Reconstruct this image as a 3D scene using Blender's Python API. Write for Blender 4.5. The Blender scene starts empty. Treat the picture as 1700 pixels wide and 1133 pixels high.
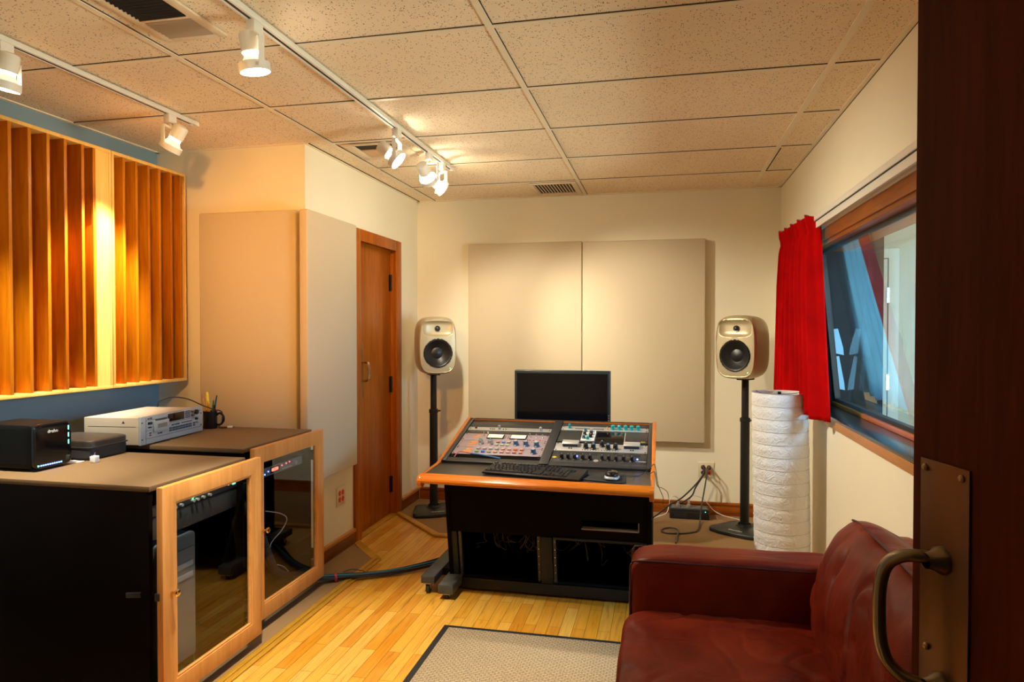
import bpy, bmesh, math, random
from mathutils import Vector as V, Matrix as M, noise as NZ

SC = bpy.context.scene
COL = SC.collection
R = math.radians
random.seed(7)

# ------------------------------------------------------------------ camera, world, exposure
cd = bpy.data.cameras.new('camera'); cam = bpy.data.objects.new('camera', cd); COL.objects.link(cam)
cd.sensor_width = 36.0; cd.lens = 1133 / 1700 * 36; cd.clip_start = .02
cam.location = (0, 0, 1.375); cam.rotation_euler = (R(90 - .96), 0, R(12.47))
SC.camera = cam
wd = bpy.data.worlds.new('world'); SC.world = wd; wd.use_nodes = True
wd.node_tree.nodes['Background'].inputs[0].default_value = (.30, .20, .12, 1)
wd.node_tree.nodes['Background'].inputs[1].default_value = .03
SC.view_settings.view_transform = 'Standard'; SC.view_settings.look = 'None'
SC.view_settings.gamma = 1.0; SC.view_settings.exposure = 0.7
SC.view_settings.use_curve_mapping = False
SC.cycles.max_bounces = 10; SC.cycles.diffuse_bounces = 6; SC.cycles.transparent_max_bounces = 12
SC.cycles.sample_clamp_indirect = 6.0

WARM = (1.0, .92, .72)
LAMP_W = 105.0

def add_light(name, kind, loc, power, color, parent=None, target=None, **kw):
    d = bpy.data.lights.new(name, kind); d.energy = power; d.color = color
    for k, v in kw.items(): setattr(d, k, v)
    o = bpy.data.objects.new(name, d); COL.objects.link(o); o.location = loc
    if target is not None:
        o.rotation_euler = (V(target) - V(loc)).to_track_quat('-Z', 'Y').to_euler()
    if parent is not None:
        o.parent = parent; o.matrix_parent_inverse = MW[parent.name].inverted()
    return o

# daylight in the live room beyond the control-room window: blue sky light, level and steep,
# plus two added fills, one thrown up at the ceiling and one inside the live room
add_light('window_sky_daylight', 'AREA', (3.27, 2.3, 1.75), 95, (.28, .60, 1.0), target=(-2.8, 2.9, 1.0),
          shape='RECTANGLE', size=1.2, size_y=.9)
add_light('ceiling_fill', 'AREA', (3.27, 2.3, .66), 180, (1.0, .90, .72), target=(-.6, 4.2, 2.2),
          shape='RECTANGLE', size=1.2, size_y=.9)  # added fill to lift the control-room ceiling
add_light('high_daylight', 'AREA', (1.75, 2.0, 2.66), 66, (.42, .70, 1.0), target=(.5, 3.6, .8),
          shape='RECTANGLE', size=.8, size_y=.6)  # stands for steep daylight on the paper lamp; no skylight known
add_light('live_room_fill', 'AREA', (2.2, 4.6, 2.6), 5, (.96, 1.0, .88), target=(2.2, 6.3, 1.0),
          shape='RECTANGLE', size=.8, size_y=.8)  # added light for the live room; no lamp is known there

# ------------------------------------------------------------------ helpers
MW = {}
def S(h):
    h = h.lstrip('#'); out = []
    for i in (0, 2, 4):
        c = int(h[i:i+2], 16) / 255
        out.append(c / 12.92 if c <= .04045 else ((c + .055) / 1.055) ** 2.4)
    return tuple(out)

class MB:
    def __init__(s): s.bm = bmesh.new()
    def _quad(s, vs, f): 
        return s.bm.faces.new([vs[i] for i in f])
    def box(s, x0, x1, y0, y1, z0, z1, mi=0):
        vs = [s.bm.verts.new(p) for p in ((x0,y0,z0),(x1,y0,z0),(x1,y1,z0),(x0,y1,z0),(x0,y0,z1),(x1,y0,z1),(x1,y1,z1),(x0,y1,z1))]
        for f in ((0,3,2,1),(4,5,6,7),(0,1,5,4),(1,2,6,5),(2,3,7,6),(3,0,4,7)):
            s._quad(vs, f).material_index = mi
        return s
    def obox(s, c, size, m=None, mi=0):
        m = m or M.Identity(3); hx, hy, hz = [a/2 for a in size]; c = V(c)
        vs = [s.bm.verts.new(c + m @ V(p)) for p in ((-hx,-hy,-hz),(hx,-hy,-hz),(hx,hy,-hz),(-hx,hy,-hz),(-hx,-hy,hz),(hx,-hy,hz),(hx,hy,hz),(-hx,hy,hz))]
        for f in ((0,3,2,1),(4,5,6,7),(0,1,5,4),(1,2,6,5),(2,3,7,6),(3,0,4,7)):
            s._quad(vs, f).material_index = mi
        return s
    def prism(s, pts, ax, a0, a1, mi=0):
        def P(p, a):
            return {'X': (a, p[0], p[1]), 'Y': (p[0], a, p[1]), 'Z': (p[0], p[1], a)}[ax]
        lo = [s.bm.verts.new(P(p, a0)) for p in pts]; hi = [s.bm.verts.new(P(p, a1)) for p in pts]
        n = len(pts)
        s.bm.faces.new(lo[::-1]).material_index = mi; s.bm.faces.new(hi).material_index = mi
        for i in range(n):
            s.bm.faces.new([lo[i], lo[(i+1) % n], hi[(i+1) % n], hi[i]]).material_index = mi
        return s
    def loft(s, rings, caps=True, close=False, mi=0):
        rv = [[s.bm.verts.new(p) for p in r] for r in rings]; n = len(rv[0])
        m = len(rv)
        for i in range(m if close else m - 1):
            a, b = rv[i], rv[(i+1) % m]
            for j in range(n):
                s.bm.faces.new([a[j], a[(j+1) % n], b[(j+1) % n], b[j]]).material_index = mi
        if caps and not close:
            s.bm.faces.new(rv[0][::-1]).material_index = mi; s.bm.faces.new(rv[-1]).material_index = mi
        return s
    def cyl(s, p0, p1, r0, r1=None, n=24, mi=0, caps=True):
        p0, p1 = V(p0), V(p1); r1 = r0 if r1 is None else r1
        d = (p1 - p0).normalized(); q = d.to_track_quat('Z', 'Y').to_matrix()
        ring = lambda p, r: [p + q @ V((r*math.cos(2*math.pi*k/n), r*math.sin(2*math.pi*k/n), 0)) for k in range(n)]
        return s.loft([ring(p0, r0), ring(p1, r1)], caps, mi=mi)
    def lathe(s, prof, c, axis=(0,0,1), n=32, mi=0, caps=False, close=False):
        c = V(c); q = V(axis).normalized().to_track_quat('Z', 'Y').to_matrix()
        rings = [[c + q @ V((max(r,1e-4)*math.cos(2*math.pi*k/n), max(r,1e-4)*math.sin(2*math.pi*k/n), z)) for k in range(n)] for r, z in prof]
        return s.loft(rings, caps, close, mi)
    def tube(s, pts, r, n=8, sub=6, mi=0):
        pts = smooth_path(pts, sub) if sub > 1 else [V(p) for p in pts]
        rings = []; up = V((0,0,1)); prev = None
        for i, p in enumerate(pts):
            d = (pts[min(i+1, len(pts)-1)] - pts[max(i-1, 0)]).normalized()
            if prev is None:
                a = up if abs(d.z) < .9 else V((1,0,0)); x = d.cross(a).normalized()
            else: x = (prev - d * prev.dot(d)).normalized()
            prev = x; y = d.cross(x)
            rings.append([p + (x*math.cos(2*math.pi*k/n) + y*math.sin(2*math.pi*k/n)) * r for k in range(n)])
        return s.loft(rings, True, mi=mi)
    def grid(s, f, nu, nv, mi=0):
        vs = [[s.bm.verts.new(f(i/nu, j/nv)) for j in range(nv+1)] for i in range(nu+1)]
        for i in range(nu):
            for j in range(nv):
                s.bm.faces.new([vs[i][j], vs[i+1][j], vs[i+1][j+1], vs[i][j+1]]).material_index = mi
        return s
    def blob(s, c, size, p=4.0, n=10, m=None, fn=None, mi=0):
        """rounded box (superellipsoid-like) as one closed surface"""
        m = m or M.Identity(3); c = V(c)
        t = bmesh.new(); bmesh.ops.create_cube(t, size=2); bmesh.ops.subdivide_edges(t, edges=t.edges[:], cuts=n, use_grid_fill=True)
        mp = {}
        for v in t.verts:
            q = v.co; L = (abs(q.x)**p + abs(q.y)**p + abs(q.z)**p) ** (1/p)
            w = V((q.x/L*size[0]/2, q.y/L*size[1]/2, q.z/L*size[2]/2))
            if fn: w = fn(w)
            mp[v] = s.bm.verts.new(c + m @ w)
        for f in t.faces: s.bm.faces.new([mp[v] for v in f.verts]).material_index = mi
        t.free(); return s
    def sphere(s, c, r, n=16, sc=(1,1,1), mi=0):
        c = V(c); rings = []
        for i in range(n//2 + 1):
            a = -math.pi/2 + math.pi*i/(n//2); rr = max(math.cos(a), 1e-4)
            rings.append([c + V((rr*math.cos(2*math.pi*k/n)*r*sc[0], rr*math.sin(2*math.pi*k/n)*r*sc[1], math.sin(a)*r*sc[2])) for k in range(n)])
        return s.loft(rings, True, mi=mi)
    def build(s, name, mats, parent=None, bev=0, seg=2, loc=None, local=False, smooth=True, ang=35):
        bm = s.bm
        bmesh.ops.recalc_face_normals(bm, faces=bm.faces[:])
        if bev:
            es = [e for e in bm.edges if len(e.link_faces) == 2 and e.calc_face_angle(0) > R(30)]
            bmesh.ops.bevel(bm, geom=es, offset=bev, segments=seg, affect='EDGES', clamp_overlap=True, profile=.5)
        me = bpy.data.meshes.new(name); bm.to_mesh(me); bm.free()
        mats = mats if isinstance(mats, (list, tuple)) else [mats]
        for m in mats: me.materials.append(m)
        if smooth:
            for p in me.polygons: p.use_smooth = True
            me.set_sharp_from_angle(angle=R(ang))
        o = bpy.data.objects.new(name, me); COL.objects.link(o)
        if parent is not None:
            o.parent = parent
            if not local: me.transform(MW[parent.name].inverted())
            MW[o.name] = MW[parent.name]
        else:
            L = V(loc) if loc is not None else V((0,0,0))
            if loc is not None and not local: me.transform(M.Translation(-L))
            o.location = L; MW[o.name] = M.Translation(L)
        return o

def smooth_path(pts, sub=6):
    P = [V(p) for p in pts]; out = []
    if len(P) < 3: return P
    for i in range(len(P)-1):
        a = P[max(i-1,0)]; b = P[i]; c = P[i+1]; d = P[min(i+2, len(P)-1)]
        for k in range(sub):
            t = k/sub
            out.append(.5*((2*b) + (c-a)*t + (2*a-5*b+4*c-d)*t*t + (3*b-a-3*c+d)*t**3))
    out.append(P[-1]); return out

def tag(o, label=None, cat=None, group=None, kind=None):
    if label: o['label'] = label
    if cat: o['category'] = cat
    if group: o['group'] = group
    if kind: o['kind'] = kind
    return o
def thing(name, label, cat, loc=(0,0,0), rz=0, group=None, rot=None):
    o = bpy.data.objects.new(name, None); COL.objects.link(o); o.empty_display_size = .05
    o.location = loc; o.rotation_euler = rot if rot else (0,0,rz)
    MW[o.name] = M.Translation(V(loc)) @ o.rotation_euler.to_matrix().to_4x4()
    return tag(o, label, cat, group)
def struct(name, mb, m, parent=None, **kw):
    o = mb.build(name, m, parent, **kw)
    if parent is None: o['kind'] = 'structure'
    return o
def text(name, s, size, mat4, mat_, parent, depth=.0006):
    cu = bpy.data.curves.new('txt', 'FONT'); cu.body = s; cu.size = size; cu.extrude = depth
    cu.align_x = 'CENTER'; cu.align_y = 'CENTER'; cu.resolution_u = 3
    t = bpy.data.objects.new('txt', cu); COL.objects.link(t)
    dg = bpy.context.evaluated_depsgraph_get(); dg.update()
    me = bpy.data.meshes.new_from_object(t.evaluated_get(dg)); me.name = name
    bpy.data.objects.remove(t); bpy.data.curves.remove(cu)
    me.transform(mat4); me.materials.clear(); me.materials.append(mat_)
    o = bpy.data.objects.new(name, me); COL.objects.link(o)
    o.parent = parent; me.transform(MW[parent.name].inverted()); MW[o.name] = MW[parent.name]
    return o
def frame4(o, x, y):
    x = V(x).normalized(); y = V(y).normalized(); z = x.cross(y)
    m = M((x, y, z)).transposed().to_4x4(); m.translation = V(o); return m

# ------------------------------------------------------------------ materials
def nmat(name):
    m = bpy.data.materials.new(name); m.use_nodes = True; nt = m.node_tree
    return m, nt, nt.nodes['Principled BSDF']
def nd(nt, t, **kw):
    n = nt.nodes.new(t)
    for k, v in kw.items():
        if k in n.inputs: n.inputs[k].default_value = v
        else: setattr(n, k, v)
    return n
def coords(nt, scale=(1,1,1), rot=(0,0,0)):
    tc = nd(nt, 'ShaderNodeTexCoord'); mp = nd(nt, 'ShaderNodeMapping')
    mp.inputs['Scale'].default_value = scale; mp.inputs['Rotation'].default_value = rot
    nt.links.new(tc.outputs['Object'], mp.inputs['Vector']); return mp.outputs['Vector']
def ramp(nt, src, stops):
    r = nd(nt, 'ShaderNodeValToRGB'); cr = r.color_ramp
    while len(cr.elements) < len(stops): cr.elements.new(.5)
    for e, (p, c) in zip(cr.elements, stops):
        e.position = p; e.color = (*c, 1) if len(c) == 3 else c
    nt.links.new(src, r.inputs['Fac']); return r.outputs['Color']
def bump(nt, b, src, strength, dist=.002):
    n = nd(nt, 'ShaderNodeBump'); n.inputs['Strength'].default_value = strength; n.inputs['Distance'].default_value = dist
    nt.links.new(src, n.inputs['Height']); nt.links.new(n.outputs['Normal'], b.inputs['Normal']); return n
def mat(name, col, rough=.5, metal=0, var=0, vs=6.0, bmp=None, vscale=(1,1,1), coat=0, emit=None, es=0, spec=.5, sheen=0):
    m, nt, b = nmat(name)
    b.inputs['Base Color'].default_value = (*col, 1); b.inputs['Roughness'].default_value = rough
    b.inputs['Metallic'].default_value = metal; b.inputs['Specular IOR Level'].default_value = spec
    b.inputs['Coat Weight'].default_value = coat; b.inputs['Coat Roughness'].default_value = .15
    b.inputs['Sheen Weight'].default_value = sheen
    if emit: b.inputs['Emission Color'].default_value = (*emit, 1); b.inputs['Emission Strength'].default_value = es
    v = coords(nt, vscale)
    n = nd(nt, 'ShaderNodeTexNoise', Scale=vs, Detail=5.0); nt.links.new(v, n.inputs['Vector'])
    if var:
        lo = tuple(c*(1-var) for c in col); hi = tuple(min(1, c*(1+var)) for c in col)
        nt.links.new(ramp(nt, n.outputs['Fac'], [(.3, lo), (.7, hi)]), b.inputs['Base Color'])
    else:
        r_ = nd(nt, 'ShaderNodeMapRange'); r_.inputs['To Min'].default_value = rough*.92; r_.inputs['To Max'].default_value = min(1, rough*1.08)
        nt.links.new(n.outputs['Fac'], r_.inputs['Value']); nt.links.new(r_.outputs['Result'], b.inputs['Roughness'])
    if bmp:
        n2 = nd(nt, 'ShaderNodeTexNoise', Scale=bmp[0], Detail=4.0); nt.links.new(v, n2.inputs['Vector'])
        bump(nt, b, n2.outputs['Fac'], bmp[1], bmp[2] if len(bmp) > 2 else .002)
    return m
def wood(name, c1, c2, rough=.35, sc=4.0, coat=.05, axis='Z', spec=.25):
    m, nt, b = nmat(name)
    g = {'Z': (14,14,1.2), 'Y': (14,1.2,14), 'X': (1.2,14,14)}[axis]
    v = coords(nt, g)
    n = nd(nt, 'ShaderNodeTexNoise', Scale=sc, Detail=8.0, Distortion=1.2); nt.links.new(v, n.inputs['Vector'])
    v2 = coords(nt, tuple(x*.35 for x in g))
    n2 = nd(nt, 'ShaderNodeTexNoise', Scale=1.6, Detail=3.0, Distortion=.8); nt.links.new(v2, n2.inputs['Vector'])
    mx = nd(nt, 'ShaderNodeMix', data_type='FLOAT'); mx.inputs[0].default_value = .5
    nt.links.new(n.outputs['Fac'], mx.inputs[2]); nt.links.new(n2.outputs['Fac'], mx.inputs[3])
    nt.links.new(ramp(nt, mx.outputs[0], [(.34, c1), (.66, c2)]), b.inputs['Base Color'])
    b.inputs['Roughness'].default_value = rough; b.inputs['Coat Weight'].default_value = coat; b.inputs['Coat Roughness'].default_value = .2
    b.inputs['Specular IOR Level'].default_value = spec
    bump(nt, b, n.outputs['Fac'], .08, .001)
    return m
def emis(name, col, st):
    m, nt, b = nmat(name); b.inputs['Base Color'].default_value = (*col, 1)
    b.inputs['Emission Color'].default_value = (*col, 1); b.inputs['Emission Strength'].default_value = st
    n = nd(nt, 'ShaderNodeTexNoise', Scale=300.0); r_ = nd(nt, 'ShaderNodeMapRange')
    r_.inputs['To Min'].default_value = .3; r_.inputs['To Max'].default_value = .4
    nt.links.new(n.outputs['Fac'], r_.inputs['Value']); nt.links.new(r_.outputs['Result'], b.inputs['Roughness'])
    return m
def glass(name, tint=(1,1,1), ior=1.5, rough=.0, extra=0.0):
    m = bpy.data.materials.new(name); m.use_nodes = True; nt = m.node_tree; nt.nodes.clear()
    o = nd(nt, 'ShaderNodeOutputMaterial'); mx = nd(nt, 'ShaderNodeMixShader')
    t = nd(nt, 'ShaderNodeBsdfTransparent'); t.inputs[0].default_value = (*tint, 1)
    g = nd(nt, 'ShaderNodeBsdfGlossy'); g.inputs['Roughness'].default_value = rough; g.inputs['Color'].default_value = (1,1,1,1)
    f = nd(nt, 'ShaderNodeFresnel', IOR=ior); ad = nd(nt, 'ShaderNodeMath', operation='ADD'); ad.inputs[1].default_value = extra; ad.use_clamp = True
    nt.links.new(f.outputs[0], ad.inputs[0])
    ge = nd(nt, 'ShaderNodeNewGeometry'); iv = nd(nt, 'ShaderNodeMath', operation='SUBTRACT'); iv.inputs[0].default_value = 1
    nt.links.new(ge.outputs['Backfacing'], iv.inputs[1]); ml = nd(nt, 'ShaderNodeMath', operation='MULTIPLY')
    nt.links.new(ad.outputs[0], ml.inputs[0]); nt.links.new(iv.outputs[0], ml.inputs[1]); nt.links.new(ml.outputs[0], mx.inputs[0])
    nt.links.new(t.outputs[0], mx.inputs[1]); nt.links.new(g.outputs[0], mx.inputs[2]); nt.links.new(mx.outputs[0], o.inputs[0])
    return m

wall_m = mat('cream_wall_paint', (.85, .79, .62), .75, var=.03, vs=1.5, bmp=(180, .05))
alcove_m = mat('grey_wall_paint', (.20, .29, .34), .7, var=.04, vs=2, bmp=(150, .05))
white_m = mat('white_enamel', (.80, .77, .70), .35, bmp=(60, .02))
whitetrim_m = mat('white_gloss_trim', (.80, .76, .68), .35)
brownwood = wood('stained_door_wood', S('8a4003'), S('bc6608'), .38, sc=3.0)
darkdoor = wood('dark_walnut_stain', S('381302'), S('5a2204'), .75, sc=3.0, coat=0, spec=.06)
casing_x = wood('stained_casing', S('6e3000'), S('9c5404'), .35, axis='Y')
casing_z = wood('stained_jamb', S('4e1e02'), S('7c3604'), .4, axis='Z')
base_y = wood('stained_baseboard_wood', S('5c2a0c'), S('8a4a18'), .35, axis='Y')
base_x = wood('stained_baseboard_wood_x', S('7a3208'), S('a85a14'), .35, axis='X')
sillwood = wood('honey_sill_wood', S('b0702c'), S('c98c48'), .35, axis='Y')
maple = wood('maple_door_wood', S('c48240'), S('dc9c56'), .38, axis='Z', sc=2.5)
maple_y = wood('maple_rail_wood', S('c48240'), S('dc9c56'), .38, axis='Y', sc=2.5)
birch = wood('birch_fin_wood', S('da9e44'), S('eebc66'), .5, sc=2.0, coat=0)
birch_edge = wood('birch_ply_edge', S('ecc684'), S('fae0a8'), .5, sc=2.0, coat=0)
birch_well = wood('birch_well_bounce_tint', S('9a4a00'), S('cc7a08'), .42, sc=2.0, coat=.03)  # deeper orange of light bouncing inside the wells put into the colour
orange_trim = wood('orange_desk_trim', S('b05208'), S('d87818'), .28, axis='X', coat=.5)
orange_side = wood('orange_side_trim', S('b05208'), S('d87818'), .28, axis='Y', coat=.5)
strip_m = wood('oak_threshold_wood', S('a8781c'), S('c8983a'), .4, axis='Y')
black_m = mat('black_laminate', (.004, .0022, .002), .7, var=.2, vs=30, spec=.05)
black_metal = mat('black_powder_coat', (.010, .010, .010), .45, spec=.35, bmp=(400, .05))
blackp = mat('black_plastic', (.012, .012, .013), .35, bmp=(500, .04))
rubber = mat('black_rubber', (.015, .015, .016), .6)
steel = mat('brushed_steel', (.55, .53, .50), .28, 1, var=.06, vs=20, vscale=(1,1,20))
chrome = mat('chrome', (.75, .74, .72), .12, 1)
brass = mat('aged_brass', (.42, .30, .16), .32, 1, var=.15, vs=8)
pewter = mat('worn_pewter', (.30, .25, .18), .30, 1, var=.15, vs=20)
knob_brass = mat('polished_brass_knob', (.80, .62, .32), .18, 1)
silverp = mat('silver_panel', (.55, .55, .55), .4, .6, var=.04, vs=30)
paperm = mat('white_paper', (.80, .80, .78), .8)
darkgrey = mat('dark_grey_panel', (.05, .05, .048), .35, .3, var=.1, vs=30)
ink = mat('dark_ink', (.02, .02, .025), .6)
orangeink = mat('orange_ink', S('e08a2a'), .6)
whiteink = mat('white_ink', (.75, .75, .72), .6)
yellowink = mat('yellow_badge', S('e0c030'), .5)
glassm = glass('clear_glass', (.97, .98, .98))
winglass = glass('window_glass', (.90, .95, .96), 1.5)
cabglass = glass('cabinet_glass', (.86, .90, .92), 1.5, extra=.02)
screen = mat('screen_black', (.004, .004, .006), .16)
led_green = emis('green_led', (.1, 1.0, .35), 5); led_red = emis('red_led', (1.0, .08, .05), 5)
led_blue = emis('blue_led', (.05, .12, 1.0), 14); led_teal = emis('teal_led', (.1, .9, .75), 3)
meter_lit = emis('lit_meter_face', (1.0, .76, .38), .8)
bulb_face = emis('bulb_lens_lit', (1.0, .80, .52), 60)
bulb_glass = mat('bulb_glass_grey_green', (.62,.66,.56), .15, .3, emit=(1.0,.95,.75), es=.35)
bulb_neck_lo = emis('bulb_reflector_glow_dim', (1.0, .80, .54), 25)
bulb_neck_hi = emis('bulb_reflector_glow_bright', (1.0, .88, .68), 230)
bulb_neck = emis('bulb_reflector_glow', (1.0, .88, .68), 110)

def fabric(name, col, sc=420, var=.10):
    m, nt, b = nmat(name); v = coords(nt)
    w1 = nd(nt, 'ShaderNodeTexNoise', Scale=sc, Detail=3.0); nt.links.new(v, w1.inputs['Vector'])
    w2 = nd(nt, 'ShaderNodeTexNoise', Scale=7.0, Detail=6.0); nt.links.new(v, w2.inputs['Vector'])
    ad = nd(nt, 'ShaderNodeMath', operation='ADD'); nt.links.new(w1.outputs['Fac'], ad.inputs[0]); nt.links.new(w2.outputs['Fac'], ad.inputs[1])
    nt.links.new(ramp(nt, ad.outputs[0], [(.30, tuple(c*(1-var) for c in col)), (.72, tuple(c*(1+var) for c in col))]), b.inputs['Base Color'])
    b.inputs['Roughness'].default_value = .95; b.inputs['Specular IOR Level'].default_value = .15
    bump(nt, b, w1.outputs['Fac'], .25, .001); return m
tan_fabric = fabric('tan_panel_fabric', (.55, .46, .32))
def speckle(name, base, dark, sc, thr, bs=.4, aniso=(1,1,1)):
    m, nt, b = nmat(name); v = coords(nt, aniso)
    vo = nd(nt, 'ShaderNodeTexVoronoi', Scale=sc); nt.links.new(v, vo.inputs['Vector']); vo.inputs['Randomness'].default_value = 1
    sep = nd(nt, 'ShaderNodeSeparateColor'); nt.links.new(vo.outputs['Color'], sep.inputs[0])
    sz = nd(nt, 'ShaderNodeMath', operation='MULTIPLY'); nt.links.new(sep.outputs[0], sz.inputs[0]); sz.inputs[1].default_value = thr
    nz = nd(nt, 'ShaderNodeTexNoise', Scale=sc*.6, Detail=2.0); nt.links.new(v, nz.inputs['Vector'])
    dd = nd(nt, 'ShaderNodeMath', operation='MULTIPLY_ADD'); nt.links.new(nz.outputs['Fac'], dd.inputs[0]); dd.inputs[1].default_value = .35
    nt.links.new(vo.outputs['Distance'], dd.inputs[2])
    lt = nd(nt, 'ShaderNodeMath', operation='LESS_THAN'); nt.links.new(dd.outputs[0], lt.inputs[0]); nt.links.new(sz.outputs[0], lt.inputs[1])
    big = nd(nt, 'ShaderNodeTexNoise', Scale=2.0, Detail=3.0); nt.links.new(v, big.inputs['Vector'])
    c0 = ramp(nt, big.outputs['Fac'], [(.3, tuple(x*.95 for x in base)), (.7, tuple(min(1,x*1.04) for x in base))])
    mx = nd(nt, 'ShaderNodeMix', data_type='RGBA'); nt.links.new(lt.outputs[0], mx.inputs[0]); nt.links.new(c0, mx.inputs[6]); mx.inputs[7].default_value = (*dark, 1)
    nt.links.new(mx.outputs[2], b.inputs['Base Color']); b.inputs['Roughness'].default_value = .9
    b.inputs['Specular IOR Level'].default_value = .2
    inv = nd(nt, 'ShaderNodeMath', operation='SUBTRACT'); inv.inputs[0].default_value = 1; nt.links.new(lt.outputs[0], inv.inputs[1])
    bump(nt, b, inv.outputs[0], bs, .003); return m
tile_m = speckle('acoustic_tile', (.90, .75, .55), (.24, .14, .07), 155, .56, aniso=(1,.75,1))
carpet_m = fabric('brown_carpet', (.19, .113, .052), sc=260, var=.45)
rug_m = None
laminate_top = speckle('speckled_grey_brown_top', (.20, .125, .062), (.42, .30, .17), 420, .42, bs=.05)

def floor_mat():
    m, nt, b = nmat('strip_floor_wood')
    tc = nd(nt, 'ShaderNodeTexCoord'); mp = nd(nt, 'ShaderNodeMapping'); mp.inputs['Rotation'].default_value = (0,0,R(90))
    nt.links.new(tc.outputs['Object'], mp.inputs['Vector'])
    br = nd(nt, 'ShaderNodeTexBrick'); br.offset = .37; br.offset_frequency = 2; br.squash = 1
    for k, x in (('Scale', 1.0), ('Mortar Size', .0009), ('Mortar Smooth', .1), ('Brick Width', .62), ('Row Height', .057), ('Bias', 0.0)): br.inputs[k].default_value = x
    br.inputs['Color1'].default_value = (0,0,0,1); br.inputs['Color2'].default_value = (1,1,1,1); br.inputs['Mortar'].default_value = (.5,.5,.5,1)
    nt.links.new(mp.outputs[0], br.inputs['Vector'])
    col = ramp(nt, br.outputs['Color'], [(.0, S('c87c14')), (.22, S('d08a1c')), (.5, S('dca038')), (.8, S('e2b458')), (1.0, S('d4921c'))])
    g = nd(nt, 'ShaderNodeMapping'); g.inputs['Scale'].default_value = (34, 2.0, 1); nt.links.new(tc.outputs['Object'], g.inputs['Vector'])
    n = nd(nt, 'ShaderNodeTexNoise', Scale=2.2, Detail=8.0, Distortion=.9); nt.links.new(g.outputs[0], n.inputs['Vector'])
    gr = ramp(nt, n.outputs['Fac'], [(.25, (.42,.27,.14)), (.45, (.90,.86,.80)), (.62, (1,1,1))])
    mx = nd(nt, 'ShaderNodeMix', data_type='RGBA', blend_type='MULTIPLY'); mx.inputs[0].default_value = .75
    nt.links.new(col, mx.inputs[6]); nt.links.new(gr, mx.inputs[7])
    w = nd(nt, 'ShaderNodeTexNoise', Scale=1.6, Detail=4.0); nt.links.new(tc.outputs['Object'], w.inputs['Vector'])
    wr = ramp(nt, w.outputs['Fac'], [(.44, (0,0,0)), (.66, (.60,.60,.60))])
    m3 = nd(nt, 'ShaderNodeMix', data_type='RGBA'); nt.links.new(wr, m3.inputs[0]); nt.links.new(mx.outputs[2], m3.inputs[6]); m3.inputs[7].default_value = (*S('dca648'), 1)
    m2 = nd(nt, 'ShaderNodeMix', data_type='RGBA'); nt.links.new(br.outputs['Fac'], m2.inputs[0]); nt.links.new(m3.outputs[2], m2.inputs[6]); m2.inputs[7].default_value = (*S('5a3208'), 1)
    nt.links.new(m2.outputs[2], b.inputs['Base Color']); b.inputs['Roughness'].default_value = .33
    rr = ramp(nt, n.outputs['Fac'], [(.3, (.45,)*3), (.7, (.30,)*3)]); nt.links.new(rr, b.inputs['Roughness'])
    bump(nt, b, br.outputs['Fac'], -.15, .001); return m
floor_m = floor_mat()
def rug_mat():
    m, nt, b = nmat('waffle_mat_pile'); v = coords(nt, (1,1,1))
    br = nd(nt, 'ShaderNodeTexBrick'); br.offset = .5
    for k, x in (('Scale', 1.0), ('Mortar Size', .0035), ('Mortar Smooth', .6), ('Brick Width', .024), ('Row Height', .013)): br.inputs[k].default_value = x
    nt.links.new(v, br.inputs['Vector'])
    n = nd(nt, 'ShaderNodeTexNoise', Scale=220.0, Detail=4.0); nt.links.new(v, n.inputs['Vector'])
    c = ramp(nt, n.outputs['Fac'], [(.3, S('8c7a62')), (.7, S('c2ae90'))])
    mx = nd(nt, 'ShaderNodeMix', data_type='RGBA', blend_type='MULTIPLY'); nt.links.new(br.outputs['Fac'], mx.inputs[0]); nt.links.new(c, mx.inputs[6]); mx.inputs[7].default_value = (.62,.56,.50,1)
    nt.links.new(mx.outputs[2], b.inputs['Base Color']); b.inputs['Roughness'].default_value = .95; b.inputs['Specular IOR Level'].default_value = .1
    bump(nt, b, br.outputs['Fac'], -.6, .004); return m
rug_m = rug_mat()
def leather():
    m, nt, b = nmat('oxblood_leather'); v = coords(nt)
    n = nd(nt, 'ShaderNodeTexNoise', Scale=5.0, Detail=6.0); nt.links.new(v, n.inputs['Vector'])
    nt.links.new(ramp(nt, n.outputs['Fac'], [(.3, S('541004')), (.7, S('762209'))]), b.inputs['Base Color'])
    vo = nd(nt, 'ShaderNodeTexVoronoi', Scale=260.0); nt.links.new(v, vo.inputs['Vector'])
    b.inputs['Roughness'].default_value = .42; b.inputs['Specular IOR Level'].default_value = .16
    cr = nd(nt, 'ShaderNodeTexNoise', Scale=7.0, Detail=3.0, Distortion=1.5); cr.noise_type = 'RIDGED_MULTIFRACTAL'
    mp2 = nd(nt, 'ShaderNodeMapping'); mp2.inputs['Rotation'].default_value = (0, 0, .5); mp2.inputs['Scale'].default_value = (.55, 1.6, 1.0)
    nt.links.new(v, mp2.inputs['Vector']); nt.links.new(mp2.outputs[0], cr.inputs['Vector'])
    hs = nd(nt, 'ShaderNodeMath', operation='MULTIPLY_ADD'); hs.inputs[1].default_value = -1.0
    nt.links.new(cr.outputs['Fac'], hs.inputs[0]); m0 = nd(nt, 'ShaderNodeMath', operation='MULTIPLY'); m0.inputs[1].default_value = .10
    nt.links.new(vo.outputs['Distance'], m0.inputs[0]); nt.links.new(m0.outputs[0], hs.inputs[2])
    bump(nt, b, hs.outputs[0], .35, .006); return m
leather_m = leather()
leather_dark = mat('leather_piping', S('3a0c06'), .5)
curtain_m = mat('red_curtain_cloth', (.40, .0012, .0016), .9, var=.2, vs=5, bmp=(600, .15), spec=.05)
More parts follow.
